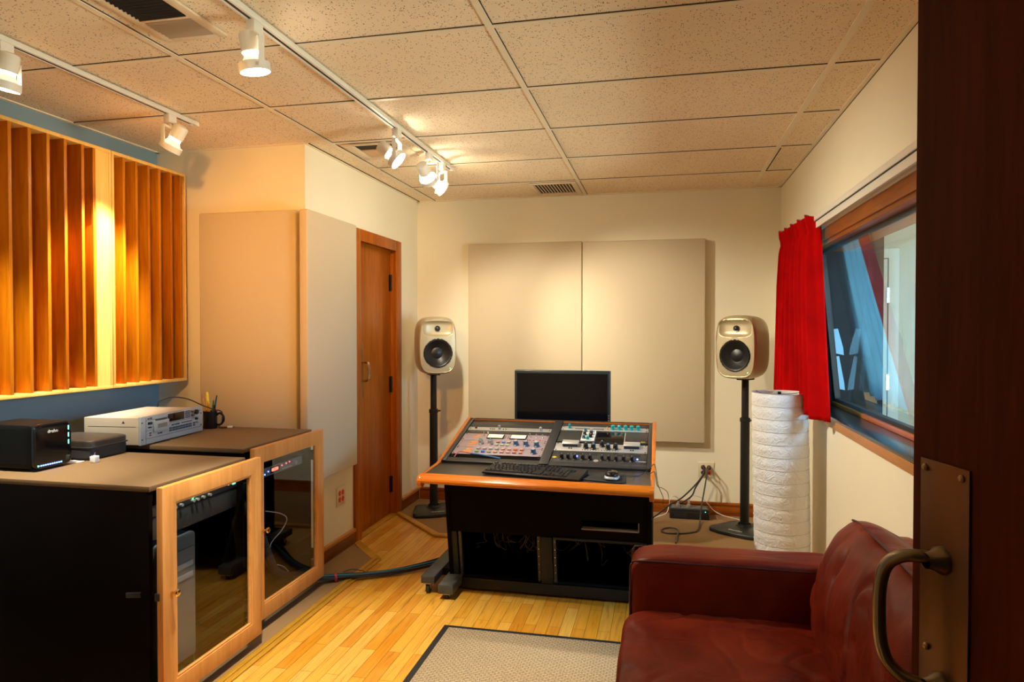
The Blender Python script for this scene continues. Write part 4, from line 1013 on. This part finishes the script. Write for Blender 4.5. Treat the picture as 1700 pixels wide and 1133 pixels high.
def knob(t, p, r_, hh, m, cap=None, pointer=True):
    k = MB().lathe([(r_*1.15,0),(r_*1.15,hh*.15),(r_,hh*.2),(r_*.92,hh*.95),(r_*.8,hh),(.0005,hh)], p, n=20).build('knob', m, t, local=True)
    if cap: MB().lathe([(r_*.75,hh),(r_*.7,hh*1.04),(.0005,hh*1.06)], p, n=18).build('knob_cap', cap, k, local=True)
    if pointer: MB().box(p.x-.0008, p.x+.0008, p.y+r_*.2, p.y+r_*.9, p.z+hh*1.0, p.z+hh*1.07).build('pointer', whiteink, k, local=True)
def bar(t, p, w, d, hh, m, name='button'):
    MB().box(p.x-w/2, p.x+w/2, p.y-d/2, p.y+d/2, p.z, p.z+hh).build(name, m, t, local=True, bev=min(.001, hh*.3))
# left bay
unit('blank_panel', 'blank dark panel at the top of the left desk bay', BLx, .367, .463, darkgrey)
t, cx, sa, h = unit('patch_unit', 'slim silver rack unit with two grey knobs in the left desk bay', BLx, .320, .366, silverp); P = U(t, cx, sa, h)
knob(t, P(-.895,.342), .008, .022, knob_grey); knob(t, P(-.659,.336), .008, .022, knob_grey)
bar(t, P(-1.032,.347), .012, .012, .006, blackp)
s_ = MB()
for k in range(16): s_.box(P(-.852+k*.0105,.340).x, P(-.852+k*.0105,.34).x+.004, P(0,.343).y-.002, P(0,.343).y+.002, h, h+.0006)
for xx in (-.947,-.935,-.925,-.872,-.858): s_.box(P(xx,0).x-.003, P(xx,0).x+.003, P(0,.34).y-.003, P(0,.34).y+.003, h, h+.003)
s_.build('indicator_slot', ink, t, local=True)
unit('blank_panel', 'narrow blank dark panel between the silver and mauve units', BLx, .274, .319, darkgrey)
mau = []
t, cx, sa, h = unit('meter_unit', 'mauve rack unit with two lit meters in the left desk bay', BLx, .184, .273, mauve); P = U(t, cx, sa, h)
for (xa, xb) in ((-.932,-.848),(-.804,-.722)):
    MB().box(P(xa,0).x-.005, P(xb,0).x+.005, P(0,.205).y, P(0,.257).y, h, h+.006).build('meter_frame', blackp, t, local=True, bev=.002)
    MB().box(P(xa,0).x+.001, P(xb,0).x-.001, P(0,.210).y, P(0,.251).y, h+.006, h+.0068).build('meter_face', meter_lit, t, local=True)
    MB().obox(P((xa+xb)/2+.004,.228,.0075), (.0012,.034,.001), M.Rotation(R(-20),3,'Z')).build('meter_needle', ink, t, local=True)
for (x, s_) in ((-.958,.246),(-.938,.250),(-.701,.243),(-.665,.238),(-.631,.237)):
    MB().lathe([(.005,0),(.005,.004),(.0028,.005),(.0028,.018),(.0035,.022),(.0005,.023)], P(x, s_), n=12).build('toggle_switch', chrome, t, local=True)
for (x, m) in ((-.708,led_green),(-.695,led_green),(-.674,led_red),(-.658,yellowink),(-.641,led_red),(-.625,yellowink)): bar(t, P(x,.204), .006, .008, .002, blackp if m is led_green else mat('dim_lamp', S('a02818') if m is led_red else S('c88a20'), .4), 'lamp')
s_ = MB()
for x in (-.836, -.820): s_.box(P(x,0).x-.0012, P(x,0).x+.0012, P(0,.212).y, P(0,.248).y, h, h+.001)
s_.build('grille_slot', ink, t, local=True)
MB().box(P(-1.018,0).x, P(-1.000,0).x, P(0,.205).y, P(0,.215).y, h, h+.0004).box(P(-1.012,0).x, P(-.985,0).x, P(0,.220).y, P(0,.235).y, h, h+.0004).box(P(-1.000,0).x, P(-.975,0).x, P(0,.242).y, P(0,.256).y, h, h+.0004).build('printed_logo', orangeink, t, local=True)
t, cx, sa, h = unit('knob_unit', 'mauve rack unit with five big knobs in the left desk bay', BLx, .095, .183, mauve); P = U(t, cx, sa, h)
for (x, s_, m) in ((-.950,.139,knob_grey),(-.898,.139,knob_grey),(-.758,.138,knob_blue),(-.704,.135,knob_blue),(-.646,.131,knob_blue)):
    knob(t, P(x, s_), .0135, .026, m, knob_grey if m is knob_blue else knob_blue)
cols = ['c08a80','6a8ae0','b0a8a0','a8b8a0','b8c8b0','a8b898']
for i, (x, s_) in enumerate(((-.86,.160),(-.83,.161),(-.802,.161),(-.861,.123),(-.831,.124),(-.801,.122))): bar(t, P(x,s_), .018, .015, .008, mat('cap_'+cols[i], S(cols[i]), .4))
MB().box(P(-1.022,0).x, P(-.985,0).x, P(0,.108).y, P(0,.118).y, h, h+.0004).box(P(-1.018,0).x, P(-.976,0).x, P(0,.125).y, P(0,.140).y, h, h+.0004).box(P(-1.008,0).x, P(-.972,0).x, P(0,.148).y, P(0,.164).y, h, h+.0004).build('printed_logo', orangeink, t, local=True)
t, cx, sa, h = unit('button_unit', 'mauve rack unit with two rows of buttons in the left desk bay', BLx, .005, .094, mauve); P = U(t, cx, sa, h)
ca = ['b8b4aa','b8b4aa','b8b4aa','b0a8a0','c89a84','cc9a88','d87848','cc8a74']; cb_ = ['8ab880','4a6ad8','a8a49a','c8a878','cc9a84','c89488','c08878','cc8a68']
for i in range(8):
    x = -.946 + i*.0332
    bar(t, P(x,.071), .018, .014, .008, mat('cap_a%d'%i, S(ca[i]), .4)); bar(t, P(x,.034), .018, .014, .008, mat('cap_b%d'%i, S(cb_[i]), .4))
knob(t, P(-.647,.042), .014, .026, knob_blue, knob_grey)
MB().box(P(-1.022,0).x, P(-.988,0).x, P(0,.016).y, P(0,.026).y, h, h+.0004).box(P(-1.022,0).x, P(-.980,0).x, P(0,.034).y, P(0,.050).y, h, h+.0004).box(P(-1.012,0).x, P(-.982,0).x, P(0,.058).y, P(0,.078).y, h, h+.0004).build('printed_logo', orangeink, t, local=True)
unit('blank_panel', 'dark blank panel at the foot of the left desk bay', BLx, -.040, .004, black_m)
# right bay
unit('blank_panel', 'thin dark panel at the top of the right desk bay', BRx, .417, .463, darkgrey)
t, cx, sa, h = unit('slim_unit', 'slim pale rack unit with turquoise knobs in the right desk bay', BRx, .361, .416, silverp); P = U(t, cx, sa, h)
for x in (-.505,-.266,-.232,-.198,-.165,-.130):
    knob(t, P(x, .389), .0105 if x > -.5 else .008, .024, turq, turq, False)
s_ = MB().box(P(-.474,0).x, P(-.316,0).x, P(0,.379).y, P(0,.390).y, h, h+.0008); s_.build('meter_strip', ink, t, local=True)
s_ = MB()
for k in range(22): s_.box(P(-.471+k*.0068,0).x, P(-.471+k*.0068,0).x+.004, P(0,.381).y, P(0,.388).y, h+.0008, h+.0014)
s_.build('meter_segment', mat('grey_segment', (.22,.22,.21), .4), t, local=True)
MB().cyl(P(-.296,.381), P(-.296,.385,.016), .0035, n=10).build('toggle_switch', orangeink, t, local=True)
t, cx, sa, h = unit('module_frame', 'tall dark rack unit with a white module and black window in the right desk bay', BRx, .205, .360, darkgrey); P = U(t, cx, sa, h)
MB().box(P(-.425,0).x, P(-.352,0).x, P(0,.214).y, P(0,.355).y, h, h+.006).build('white_module', mat('module_face', (.60,.60,.58), .4), t, local=True, bev=.001)
MB().box(P(-.347,0).x, P(-.197,0).x, P(0,.212).y, P(0,.338).y, h, h+.003).build('black_window', screen, t, local=True, bev=.001)
MB().box(P(-.197,0).x, P(-.193,0).x, P(0,.208).y, P(0,.343).y, h, h+.004).build('window_edge', silverp, t, local=True)
for (x, s_, m, r_) in ((-.410,.335,knob_blue,.009),(-.378,.335,knob_grey,.008),(-.410,.290,blackp,.009),(-.376,.298,blackp,.010),(-.376,.262,blackp,.010),(-.410,.245,knob_blue,.009),(-.388,.232,turq,.008)):
    knob(t, P(x, s_, .006), r_, .018, m)
text('lettering', 'dbx', .016, M.Translation(RP(0,0,0)) @ M.Rotation(TILT,4,'X') @ M.Translation(V((-.099,.230,h+.0006))), yellowink, t)
t, cx, sa, h = unit('meter_unit', 'silver rack unit with two hooded meters in the right desk bay', BRx, .092, .190, silverp); P = U(t, cx, sa, h)
for (xa, xb) in ((-.512,-.426),(-.196,-.112)):
    MB().prism([(P(0,.140).y, h), (P(0,.140).y, h+.016), (P(0,.150).y, h+.022), (P(0,.182).y, h+.022), (P(0,.188).y, h)], 'X', P(xa,0).x, P(xb,0).x).build('meter_hood', mat('pale_hood', (.50,.48,.44), .35, .4), t, local=True, bev=.003)
    MB().box(P(xa,0).x+.004, P(xb,0).x-.004, P(0,.138).y, P(0,.140).y, h+.001, h+.015).build('meter_window', ink, t, local=True)
    bar(t, P((xa+xb)/2-.004,.118), .006, .006, .006, blackp); bar(t, P((xa+xb)/2+.008,.118), .006, .006, .006, blackp)
for i, (x, s_) in enumerate(((-.387,.132),(-.348,.128),(-.306,.160),(-.273,.128),(-.235,.132))):
    knob(t, P(x, s_), .0125, .028, blackp, knob_blue if i in (1,3) else blackp)
s_ = MB()
for k in range(14): s_.box(P(-.405+k*.014,0).x, P(-.405+k*.014,0).x+.005, P(0,.106).y, P(0,.110).y, h, h+.002)
s_.build('legend_marks', ink, t, local=True)
t, cx, sa, h = unit('compressor_unit', 'dark rack unit with ten black knobs at the foot of the right desk bay', BRx, -.040, .090, darkgrey); P = U(t, cx, sa, h)
for x in (-.494,-.462,-.428,-.388,-.352,-.293,-.260,-.224,-.187,-.147):
    k = knob(t, P(x, -.002), .0100, .024, blackp)
    MB().lathe([(.0030,0),(.0030,.010),(.0005,.011)], P(x-.003, -.026), n=10).build('toggle_switch', chrome, t, local=True)
s_ = MB()
for k in range(6):
    x = -.518 + k*.071
    for s2 in (.050, .060, .070): s_.box(P(x,0).x, P(x,0).x+.056, P(0,s2).y-.0016, P(0,s2).y+.0016, h, h+.0008)
s_.build('vent_slot', ink, t, local=True)
MB().prism([(P(-.545,0).x, P(0,.007).y), (P(-.531,0).x, P(0,-.003).y), (P(-.517,0).x, P(0,.007).y), (P(-.531,0).x, P(0,.017).y)], 'Z', h, h+.002).build('badge', yellowink, t, local=True, bev=.0005)
MB().lathe([(.013,0),(.013,.0006),(.0005,.0006)], P(-.322,-.014), n=20).build('badge', silverp, t, local=True)
for x, s2 in ((-.421,.028),(-.121,.018)): MB().sphere(P(x, s2, .001), .004, 10).build('indicator_light', led_blue, t, local=True)
text('lettering', 'compressor', .011, M.Translation(RP(0,0,0)) @ M.Rotation(TILT,4,'X') @ M.Translation(V((-.104,-.006,h+.0006))), whiteink, t)

# monitor behind the desk
mo = thing('computer_monitor', 'black flat computer monitor behind the desk, switched off', 'monitor', (-.59, 4.06, .0))
MB().box(-.879, -.301, 4.045, 4.085, .765, 1.130).build('housing', mat('dark_bezel', (.022,.030,.032), .35), mo, bev=.006, seg=3)
MB().box(-.862, -.318, 4.0425, 4.0455, .800, 1.112).build('screen', screen, mo)
MB().box(-.64, -.54, 4.085, 4.11, .50, .98).box(-.645,-.535,4.085,4.105,.012,.60).build('stand_arm', black_metal, mo, bev=.003)
MB().box(-.76, -.42, 4.04, 4.22, .000, .014).build('stand_base', black_metal, mo, bev=.003)
s_ = MB()
for k in range(5): s_.box(-.312, -.308, 4.043, 4.046, .806+k*.014, .813+k*.014)
s_.build('button', knob_grey, mo)

# keyboard
kb = thing('keyboard', 'black computer keyboard lying across the desk front', 'keyboard', (-.585, 3.098, WZ), rz=R(-9))
f = lambda mb, n, m, **k: mb.build(n, m, kb, local=True, **k)
f(MB().prism([(-.054,.004),(-.058,.013),(.100,.030),(.104,.024),(.100,.004)], 'X', -.235, .235), 'body', blackp, bev=.003)
f(MB().box(-.22,.22,.06,.09,0,.006).box(-.22,.22,-.05,-.035,0,.005), 'foot', rubber)
def keyrow(y, ks):
    for x, w_ in ks:
        z = .012 + (y+.058)/.158*.017
        f(MB().loft([[V((x+sx*(w_/2-.0008), y+sy*.0086, z)) for sx, sy in ((-1,-1),(1,-1),(1,1),(-1,1))], [V((x+sx*(w_/2-.0028), y+sy*.0066+.0008, z+.008)) for sx, sy in ((-1,-1),(1,-1),(1,1),(-1,1))]]), 'key', key_m)
U_ = .0185
def run(x0, ws):
    out = []; x = x0
    for w_ in ws:
        out.append((x + w_*U_/2, w_*U_)); x += w_*U_
    return out
X0 = -.226
keyrow(.078, run(X0, [1]) + run(X0+2*U_, [1,1,1,1]) + run(X0+6.5*U_, [1,1,1,1]) + run(X0+11*U_, [1,1,1,1]) + run(X0+15.3*U_, [1,1,1]))
NP = X0 + 18.6*U_
keyrow(.048, run(X0, [1]*13+[2]) + run(X0+15.3*U_, [1,1,1]) + run(NP, [1,1,1,1]))
keyrow(.028, run(X0, [1.5]+[1]*12+[1.5]) + run(X0+15.3*U_, [1,1,1]) + run(NP, [1,1,1]))
keyrow(.008, run(X0, [1.75]+[1]*11+[2.25]) + run(NP, [1,1,1]))
keyrow(-.012, run(X0, [2.25]+[1]*10+[2.75]) + run(X0+16.3*U_, [1]) + run(NP, [1,1,1]))
keyrow(-.032, run(X0, [1.5,1.2,1.3,6,1.3,1.2,2.5]) + run(X0+15.3*U_, [1,1,1]) + run(NP, [2,1]))

# mouse mat, mouse
mpd = MB().prism([(-.405,3.085),(-.375,3.215),(-.165,3.20),(-.155,3.035),(-.175,3.015),(-.39,3.060)], 'Z', WZ+.0003, WZ+.005)
tag(mpd.build('mouse_pad', mat('black_mouse_pad', (.010,.010,.011), .7), loc=(-.28,3.11,WZ), bev=.001), 'black mouse pad at the right end of the keyboard', 'mouse pad')
mo_ = thing('computer_mouse', 'silver and black computer mouse on the mouse pad', 'mouse', (-.222, 3.085, WZ+.005))
MB().blob((-.222,3.085,WZ+.0145), (.068,.098,.021), 2.6, 8).build('base', mat('silver_mouse', (.55,.56,.58), .3, .3), mo_)
MB().blob((-.222,3.09,WZ+.0265), (.062,.090,.034), 2.3, 8).build('shell', mat('mouse_shell', (.010,.010,.011), .12), mo_)
MB().cyl((-.225,3.05,WZ+.041),(-.219,3.05,WZ+.041),.006,n=12).build('scroll_wheel', rubber, mo_)
tag(MB().tube([(-.20,3.135,WZ+.012),(-.16,3.17,WZ+.004),(-.10,3.20,WZ+.004),(-.06,3.26,WZ+.025),(-.036,3.30,WZ+.035),(-.022,3.34,WZ-.06),(-.010,3.60,.54),(.004,4.0,.41),(.004,4.6,.22),(.020,4.98,.10)], .0018, 6).build('mouse_cable', rubber, loc=(-.05,3.3,WZ)), 'thin black cable from the mouse over the desk side', 'cable')
tag(MB().tube([(-.073,3.235,WZ+.012),(-.055,3.20,WZ+.014),(-.035,3.24,WZ+.012),(-.024,3.36,.62),(.003,3.7,.53),(.032,4.2,.39),(.046,4.8,.18),(.047,4.97,.105)], .0018, 6).build('thin_cable', rubber, loc=(-.05,3.3,.6)), 'thin black cable curling from the desk corner to the power supply', 'cable')
pc = thing('patch_cable', 'red and blue patch cord under the mauve units', 'cable', RP(-.98,-.01,.01))
MB().tube([RP(-1.045,-.040,.006), RP(-1.030,-.015,.022), RP(-1.00,-.006,.020), RP(-.965,-.010,.014)], .0028, 8).build('red_section', mat('red_cord', S('d06060'), .5), pc)
MB().tube([RP(-.965,-.010,.014), RP(-.92,-.014,.012), RP(-.86,-.030,.012), RP(-.80,-.050,.012)], .0045, 8).build('blue_section', mat('blue_cord', S('2a6aa0'), .5), pc)

# ------------------------------------------------------------------ cable bundle on the floor
bn = thing('cable_bundle', 'taped bundle of black and teal cables crossing the floor to the desk', 'cable bundle', (-1.5, 3.55, .009))
bp = [(-1.84,3.30,.045),(-1.76,3.36,.032),(-1.69,3.42,.026),(-1.60,3.47,.026),(-1.45,3.58,.024),(-1.30,3.72,.028),(-1.16,3.83,.055),(-1.06,3.90,.085)]
rr = random.Random(11)
wire_m = [mat('teal_wire', S('1c6a86'), .4), mat('black_wire', (.014,.013,.018), .4), mat('plum_wire', S('2c2230'), .4), mat('black_wire_b', (.012,.012,.014), .4), mat('navy_wire', S('16243c'), .4), mat('black_wire_c', (.018,.016,.018), .4), mat('black_wire_d', (.012,.012,.012), .4)]
for k, wm in enumerate(wire_m):
    a0 = 2*math.pi*k/7 + math.pi/2
    pts = []
    for i, p in enumerate(bp):
        sp_ = .013 + .006*math.sin(i*1.4+k)
        an = a0 + i*.12
        pts.append(V(p) + V((-math.cos(an)*sp_*1.1, math.cos(an)*sp_*1.1, math.sin(an)*sp_*.75)))
    pts = [V((p.x, p.y, max(p.z, .0165))) for p in pts]
    MB().tube(pts, .0058, 8).build('wire', wm, bn)
MB().tube([(-1.735,3.38,.030),(-1.725,3.388,.030)], .024, 14, 1).build('red_tape', mat('red_tape_m', S('b01818'), .5), bn)
MB().tube([(-1.70,3.42,.05),(-1.66,3.45,.058),(-1.60,3.48,.040)], .0022, 6).build('wire', rubber, bn)
tag(MB().tube([(-1.14,3.83,.09),(-1.150,3.815,.06),(-1.165,3.80,.012),(-1.16,3.77,.006)], .0028, 6).build('white_cable', paperm, loc=(-1.15,3.80,.006)), 'short white cable end by the desk foot', 'cable')

# ------------------------------------------------------------------ power supply and cords at the back wall
ps = thing('power_supply', 'black box power strip on the carpet below the back outlet', 'power strip', (.19, 5.10, .009))
MB().box(.052, .330, 5.045, 5.165, .009, .082).build('body', mat('black_ps', (.014,.015,.015), .4), ps, bev=.006)
MB().box(.066, .316, 5.055, 5.155, .080, .086).build('top_face', mat('grey_ps_top', (.10,.10,.095), .45), ps, bev=.002)
MB().box(.30, .304, 5.0435, 5.046, .066, .070).build('power_light', led_green, ps)
s_ = MB()
for k in range(10): s_.box(.085+k*.009, .088+k*.009, 5.0435, 5.0465, .022, .05)
s_.box(.05,.332,5.0437,5.046,.058,.060).build('vent_slot', mat('ps_slot', (.05,.05,.05), .5), ps)
for x in (.112, .188):
    t = thing('power_plug', 'translucent grey plug standing on the power strip, ' + ('left one' if x < .15 else 'right one'), 'plug', (x, 5.09, .086), group='plugs on the power strip')
    MB().box(x-.013, x+.013, 5.078, 5.102, .086, .108).build('body', mat('grey_plug', (.30,.28,.24), .4), t, bev=.003)
    MB().box(x-.008, x+.008, 5.083, 5.097, .108, .126).build('strain_relief', mat('grey_plug_b', (.34,.32,.28), .4), t, bev=.003)
def cord(label, pts, r_, m, plug=None, name='power_cable'):
    t = thing(name, label, 'cable', pts[-1])
    MB().tube(pts, r_, 8).build('wire', m, t)
    if plug is not None:
        c = V(plug); MB().cyl(c, c + V((0,-.030,0)), .0155, .013, n=18).cyl(c+V((0,-.030,.0)), c+V((0,-.062,.012)), .009, .006, n=14).build('plug', rubber, t)
    return t
cord('black cord from the outlet down left behind the desk', [(.293,5.145,.372),(.293,5.125,.385),(.291,5.10,.336),(.239,5.05,.269),(.138,5.0,.175),(.051,4.95,.13),(-.044,4.9,.061),(-.12,4.86,.02)], .0055, rubber, (.293,YB-.009,.3575))
cord('black cord from the outlet to the power strip', [(.296,5.15,.330),(.292,5.12,.325),(.282,5.115,.305),(.235,5.10,.229),(.207,5.085,.17),(.135,5.10,.112),(.10,5.15,.092)], .0055, rubber, (.293,YB-.009,.3185))
cord('grey black cord from the outlet looping over the carpet', [(.335,5.145,.369),(.325,5.12,.372),(.311,5.1,.31),(.292,5.05,.216),(.27,5.0,.111),(.262,4.973,.035),(.24,4.78,.016),(.193,4.703,.015),(.111,4.663,.015),(.03,4.656,.015),(-.007,4.703,.015),(.018,4.765,.015),(.069,4.765,.022),(.106,4.694,.027),(.097,4.595,.018),(.085,4.448,.015)], .0055, mat('grey_black_cord', (.05,.05,.045), .4), (.335,YB-.009,.3575))
cord('thin white cord from the power strip to the right speaker stand', [(.188,5.09,.126),(.207,5.085,.168),(.247,5.08,.172),(.287,5.08,.154),(.327,5.08,.114),(.361,5.08,.075),(.418,5.05,.052),(.478,5.02,.045),(.53,4.99,.040),(.545,4.97,.014)], .0028, mat('pale_cord', (.55,.52,.46), .5))
cord('white cord curling out of the left plug towards the desk', [(.112,5.09,.126),(.110,5.085,.150),(.079,5.05,.172),(.052,5.02,.155),(.046,5.0,.105),(.025,5.0,.055),(-.042,4.98,.030),(-.10,4.95,.014)], .0032, paperm)

# ------------------------------------------------------------------ paper floor lamp
lp = thing('paper_floor_lamp', 'tall white ribbed paper floor lamp beside the sofa', 'floor lamp', (.615, 3.86, 0))
def lampf(h):
    cx_ = .608 + (.630-.608)*(1-h/1.05); return V((cx_, 3.86, h))
rings = []; n = 64; NB = 15
zs = []
for k in range(NB*8+1): zs.append(.05 + k/(NB*8)*.99)
for k, z in enumerate(zs):
    u = (k % 8)/8; bul = math.sin(math.pi*u); c = lampf(z)
    rg = []
    for i in range(n):
        a = 2*math.pi*i/n
        nz = NZ.noise(V((math.cos(a)*3.2, math.sin(a)*3.2, z*16)))*.0035*bul + NZ.noise(V((math.cos(a)*9, math.sin(a)*9, z*40)))*.0016*bul
        r_ = .1415 + .0035*(bul-.6) + nz
        rg.append(c + V((math.cos(a)*r_, math.sin(a)*r_, 0)))
    rings.append(rg)
sh = MB().loft(rings, caps=False).build('paper_shade', lamp_m, lp, ang=60)
so = sh.modifiers.new('thick', 'SOLIDIFY'); so.thickness = .0012
hoop = MB()
for k in range(NB+1):
    z = zs[min(k*8, len(zs)-1)]; c = lampf(z)
    hoop.lathe([(.1400,-.0010),(.1424,-.0010),(.1424,.0010),(.1400,.0010)], c, n=64, close=True)
hoop.build('hoop', mat('pale_wire_hoop', (.60,.58,.55), .5), lp)
c = lampf(1.04); sp_ = MB()
for a in (20, 140, 262):
    e = c + V((math.cos(R(a))*.140, math.sin(R(a))*.140, 0)); m_ = c + V((math.cos(R(a+18))*.085, math.sin(R(a+18))*.085, -.012))
    sp_.tube([c + V((0,0,-.010)), m_, e], .0018, 6, 5)
sp_.box(c.x-.008, c.x+.008, c.y-.008, c.y+.008, c.z-.022, c.z+.004)
sp_.build('spider', black_metal, lp)
MB().lathe([(.0005,0),(.125,0),(.128,.010),(.125,.022),(.0005,.024)], (.630,3.86,.0005), n=40).build('base', black_metal, lp)
MB().cyl((.630,3.86,.02), lampf(1.03), .007, n=10).build('pole', black_metal, lp)

# ------------------------------------------------------------------ rug
rg = thing('floor_mat', 'beige waffle floor mat with black rubber border', 'mat', (-.55, 2.3, .0005))
MB().box(-.985, .055, 1.45, 3.005, .0005, .0045).build('rubber_border', rubber, rg, bev=.0015)
MB().box(-.955, .025, 1.48, 2.975, .004, .0085).build('pile', rug_m, rg, bev=.002)

# ------------------------------------------------------------------ red leather armchair / sofa
sf = thing('leather_sofa', 'red-brown leather sofa with loose back cushion along the right wall', 'sofa', (.35, 1.87, 0))
def wr(w, s=1.0):
    d = NZ.noise(w*6.0)*.006*s + NZ.noise(w*17.0 + V((3,1,2)))*.0022*s
    return d
def ridge(p, s):
    v_ = NZ.noise(V((p.x*5.0, p.y*11.0, p.z*3.0)))
    return (1-abs(v_)*2.2)*s
def crease(p, w, dep):
    n = NZ.noise(p); m_ = max(0, min(1, .5 + 1.6*NZ.noise(p*.6 + V((7.3, 1.1, 4.2)))))
    return (-math.exp(-(n/w)**2)*dep + math.exp(-((abs(n)-2.2*w)/(1.5*w))**2)*dep*.35)*m_
def arm(y0, y1, nm):
    cx_, cy, L, T = .345, (y0+y1)/2, .91, y1-y0
    def fn(w):
        q = w.copy(); k = wr(V((w.x, w.y, w.z)))
        q.z += k*.5 + (.006*math.cos(w.x/L*math.pi) if w.z > 0 else 0)
        q.y += .4*k + (.006*(1-(2*w.z/.56)**2) * (1 if w.y > 0 else -1))
        return q
    MB().blob((cx_, cy, .325), (L, T, .555), 11, 26, fn=fn).build(nm, leather_m, sf, ang=60)
    pp = MB()
    for yy in (y0+.006, y1-.006):
        pp.tube([(-.104,yy,.08),(-.106,yy,.30),(-.106,yy,.54),(-.100,yy,.576),(-.075,yy,.586),(.10,yy,.588),(.40,yy,.588),(.76,yy,.586)], .0035, 8, 4)
    pp.build('arm_piping', leather_dark, sf)
arm(2.345, 2.520, 'armrest'); arm(1.275, 1.450, 'armrest')
MB().box(-.075, .79, 1.44, 2.355, .10, .30).build('base', leather_m, sf, bev=.012)
MB().blob((.745, 1.90, .40), (.12, 1.24, .62), 9, 20).build('backrest', leather_m, sf, ang=60)
def seatfn(w):
    q = w.copy(); top = max(0, w.z/.085)
    q.z += top*(.018*(1-(w.x/.30)**2*.6)*(1-(w.y/.46)**2*.7) + wr(w, .9) + crease(V((w.x*3.2+w.y*1.8, w.y*7.0-w.x*2.5, .3)), .07, .007) + crease(V((w.x*8+3, w.y*4.0+w.x*5, 1.7)), .09, .003))
    q.x += wr(w+V((5,0,0)))*.6
    return q
MB().blob((.205, 1.8975, .345), (.66, .900, .170), 10, 84, fn=seatfn).build('seat_cushion', leather_m, sf, ang=70)
# back cushion: section in (x,z) lofted along y
sec = [(.455,.415),(.448,.47),(.452,.55),(.475,.64),(.515,.73),(.552,.775),(.580,.792),(.620,.790),(.680,.765),(.735,.725),(.775,.67),(.785,.60),(.780,.50),(.765,.42),(.70,.405),(.58,.400)]
secs = smooth_path([(x,0,z) for x,z in sec] + [(sec[0][0],0,sec[0][1])], 9)[:-1]
cxm = sum(p.x for p in secs)/len(secs); czm = sum(p.z for p in secs)/len(secs)
rings = []
NY = 130; ya, yb = 1.452, 2.335
for k in range(NY+1):
    u = k/NY; y = ya + (yb-ya)*u
    e = 1 - abs(2*u-1)**9; s_ = .62 + .38*max(0,e)**.5
    ring = []
    for p in secs:
        w = V((cxm + (p.x-cxm)*s_, y, czm + (p.z-czm)*s_))
        front = max(0, min(1, (.62-p.x)/.15))
        d = (crease(V((w.z*5.0 - w.y*4.5, w.z*2.2 + w.y*2.8, .7)), .07, .011) + crease(V((w.z*9.0 - w.y*5.0, w.z*3 + w.y*6.0, 5.2)), .09, .004))*(.25+.75*front) + wr(w)*1.3
        ln = (V((p.x-cxm, 0, p.z-czm))).normalized()
        ring.append(w + ln*d)
    rings.append(ring)
MB().loft(rings).build('back_cushion', leather_m, sf, ang=75)
MB().tube([(.578, ya + (yb-ya)*u, .795 - .03*abs(2*u-1)**8) for u in [i/20 for i in range(1,20)]], .0035, 8, 2).build('cushion_piping', leather_dark, sf)
ft = MB()
for x in (.10, .74):
    for y in (1.32, 2.47): ft.cyl((x,y,.0005),(x,y,.10),.020,.026,n=16)
ft.build('foot', mat('dark_wood_foot', (.05,.025,.012), .4), sf)
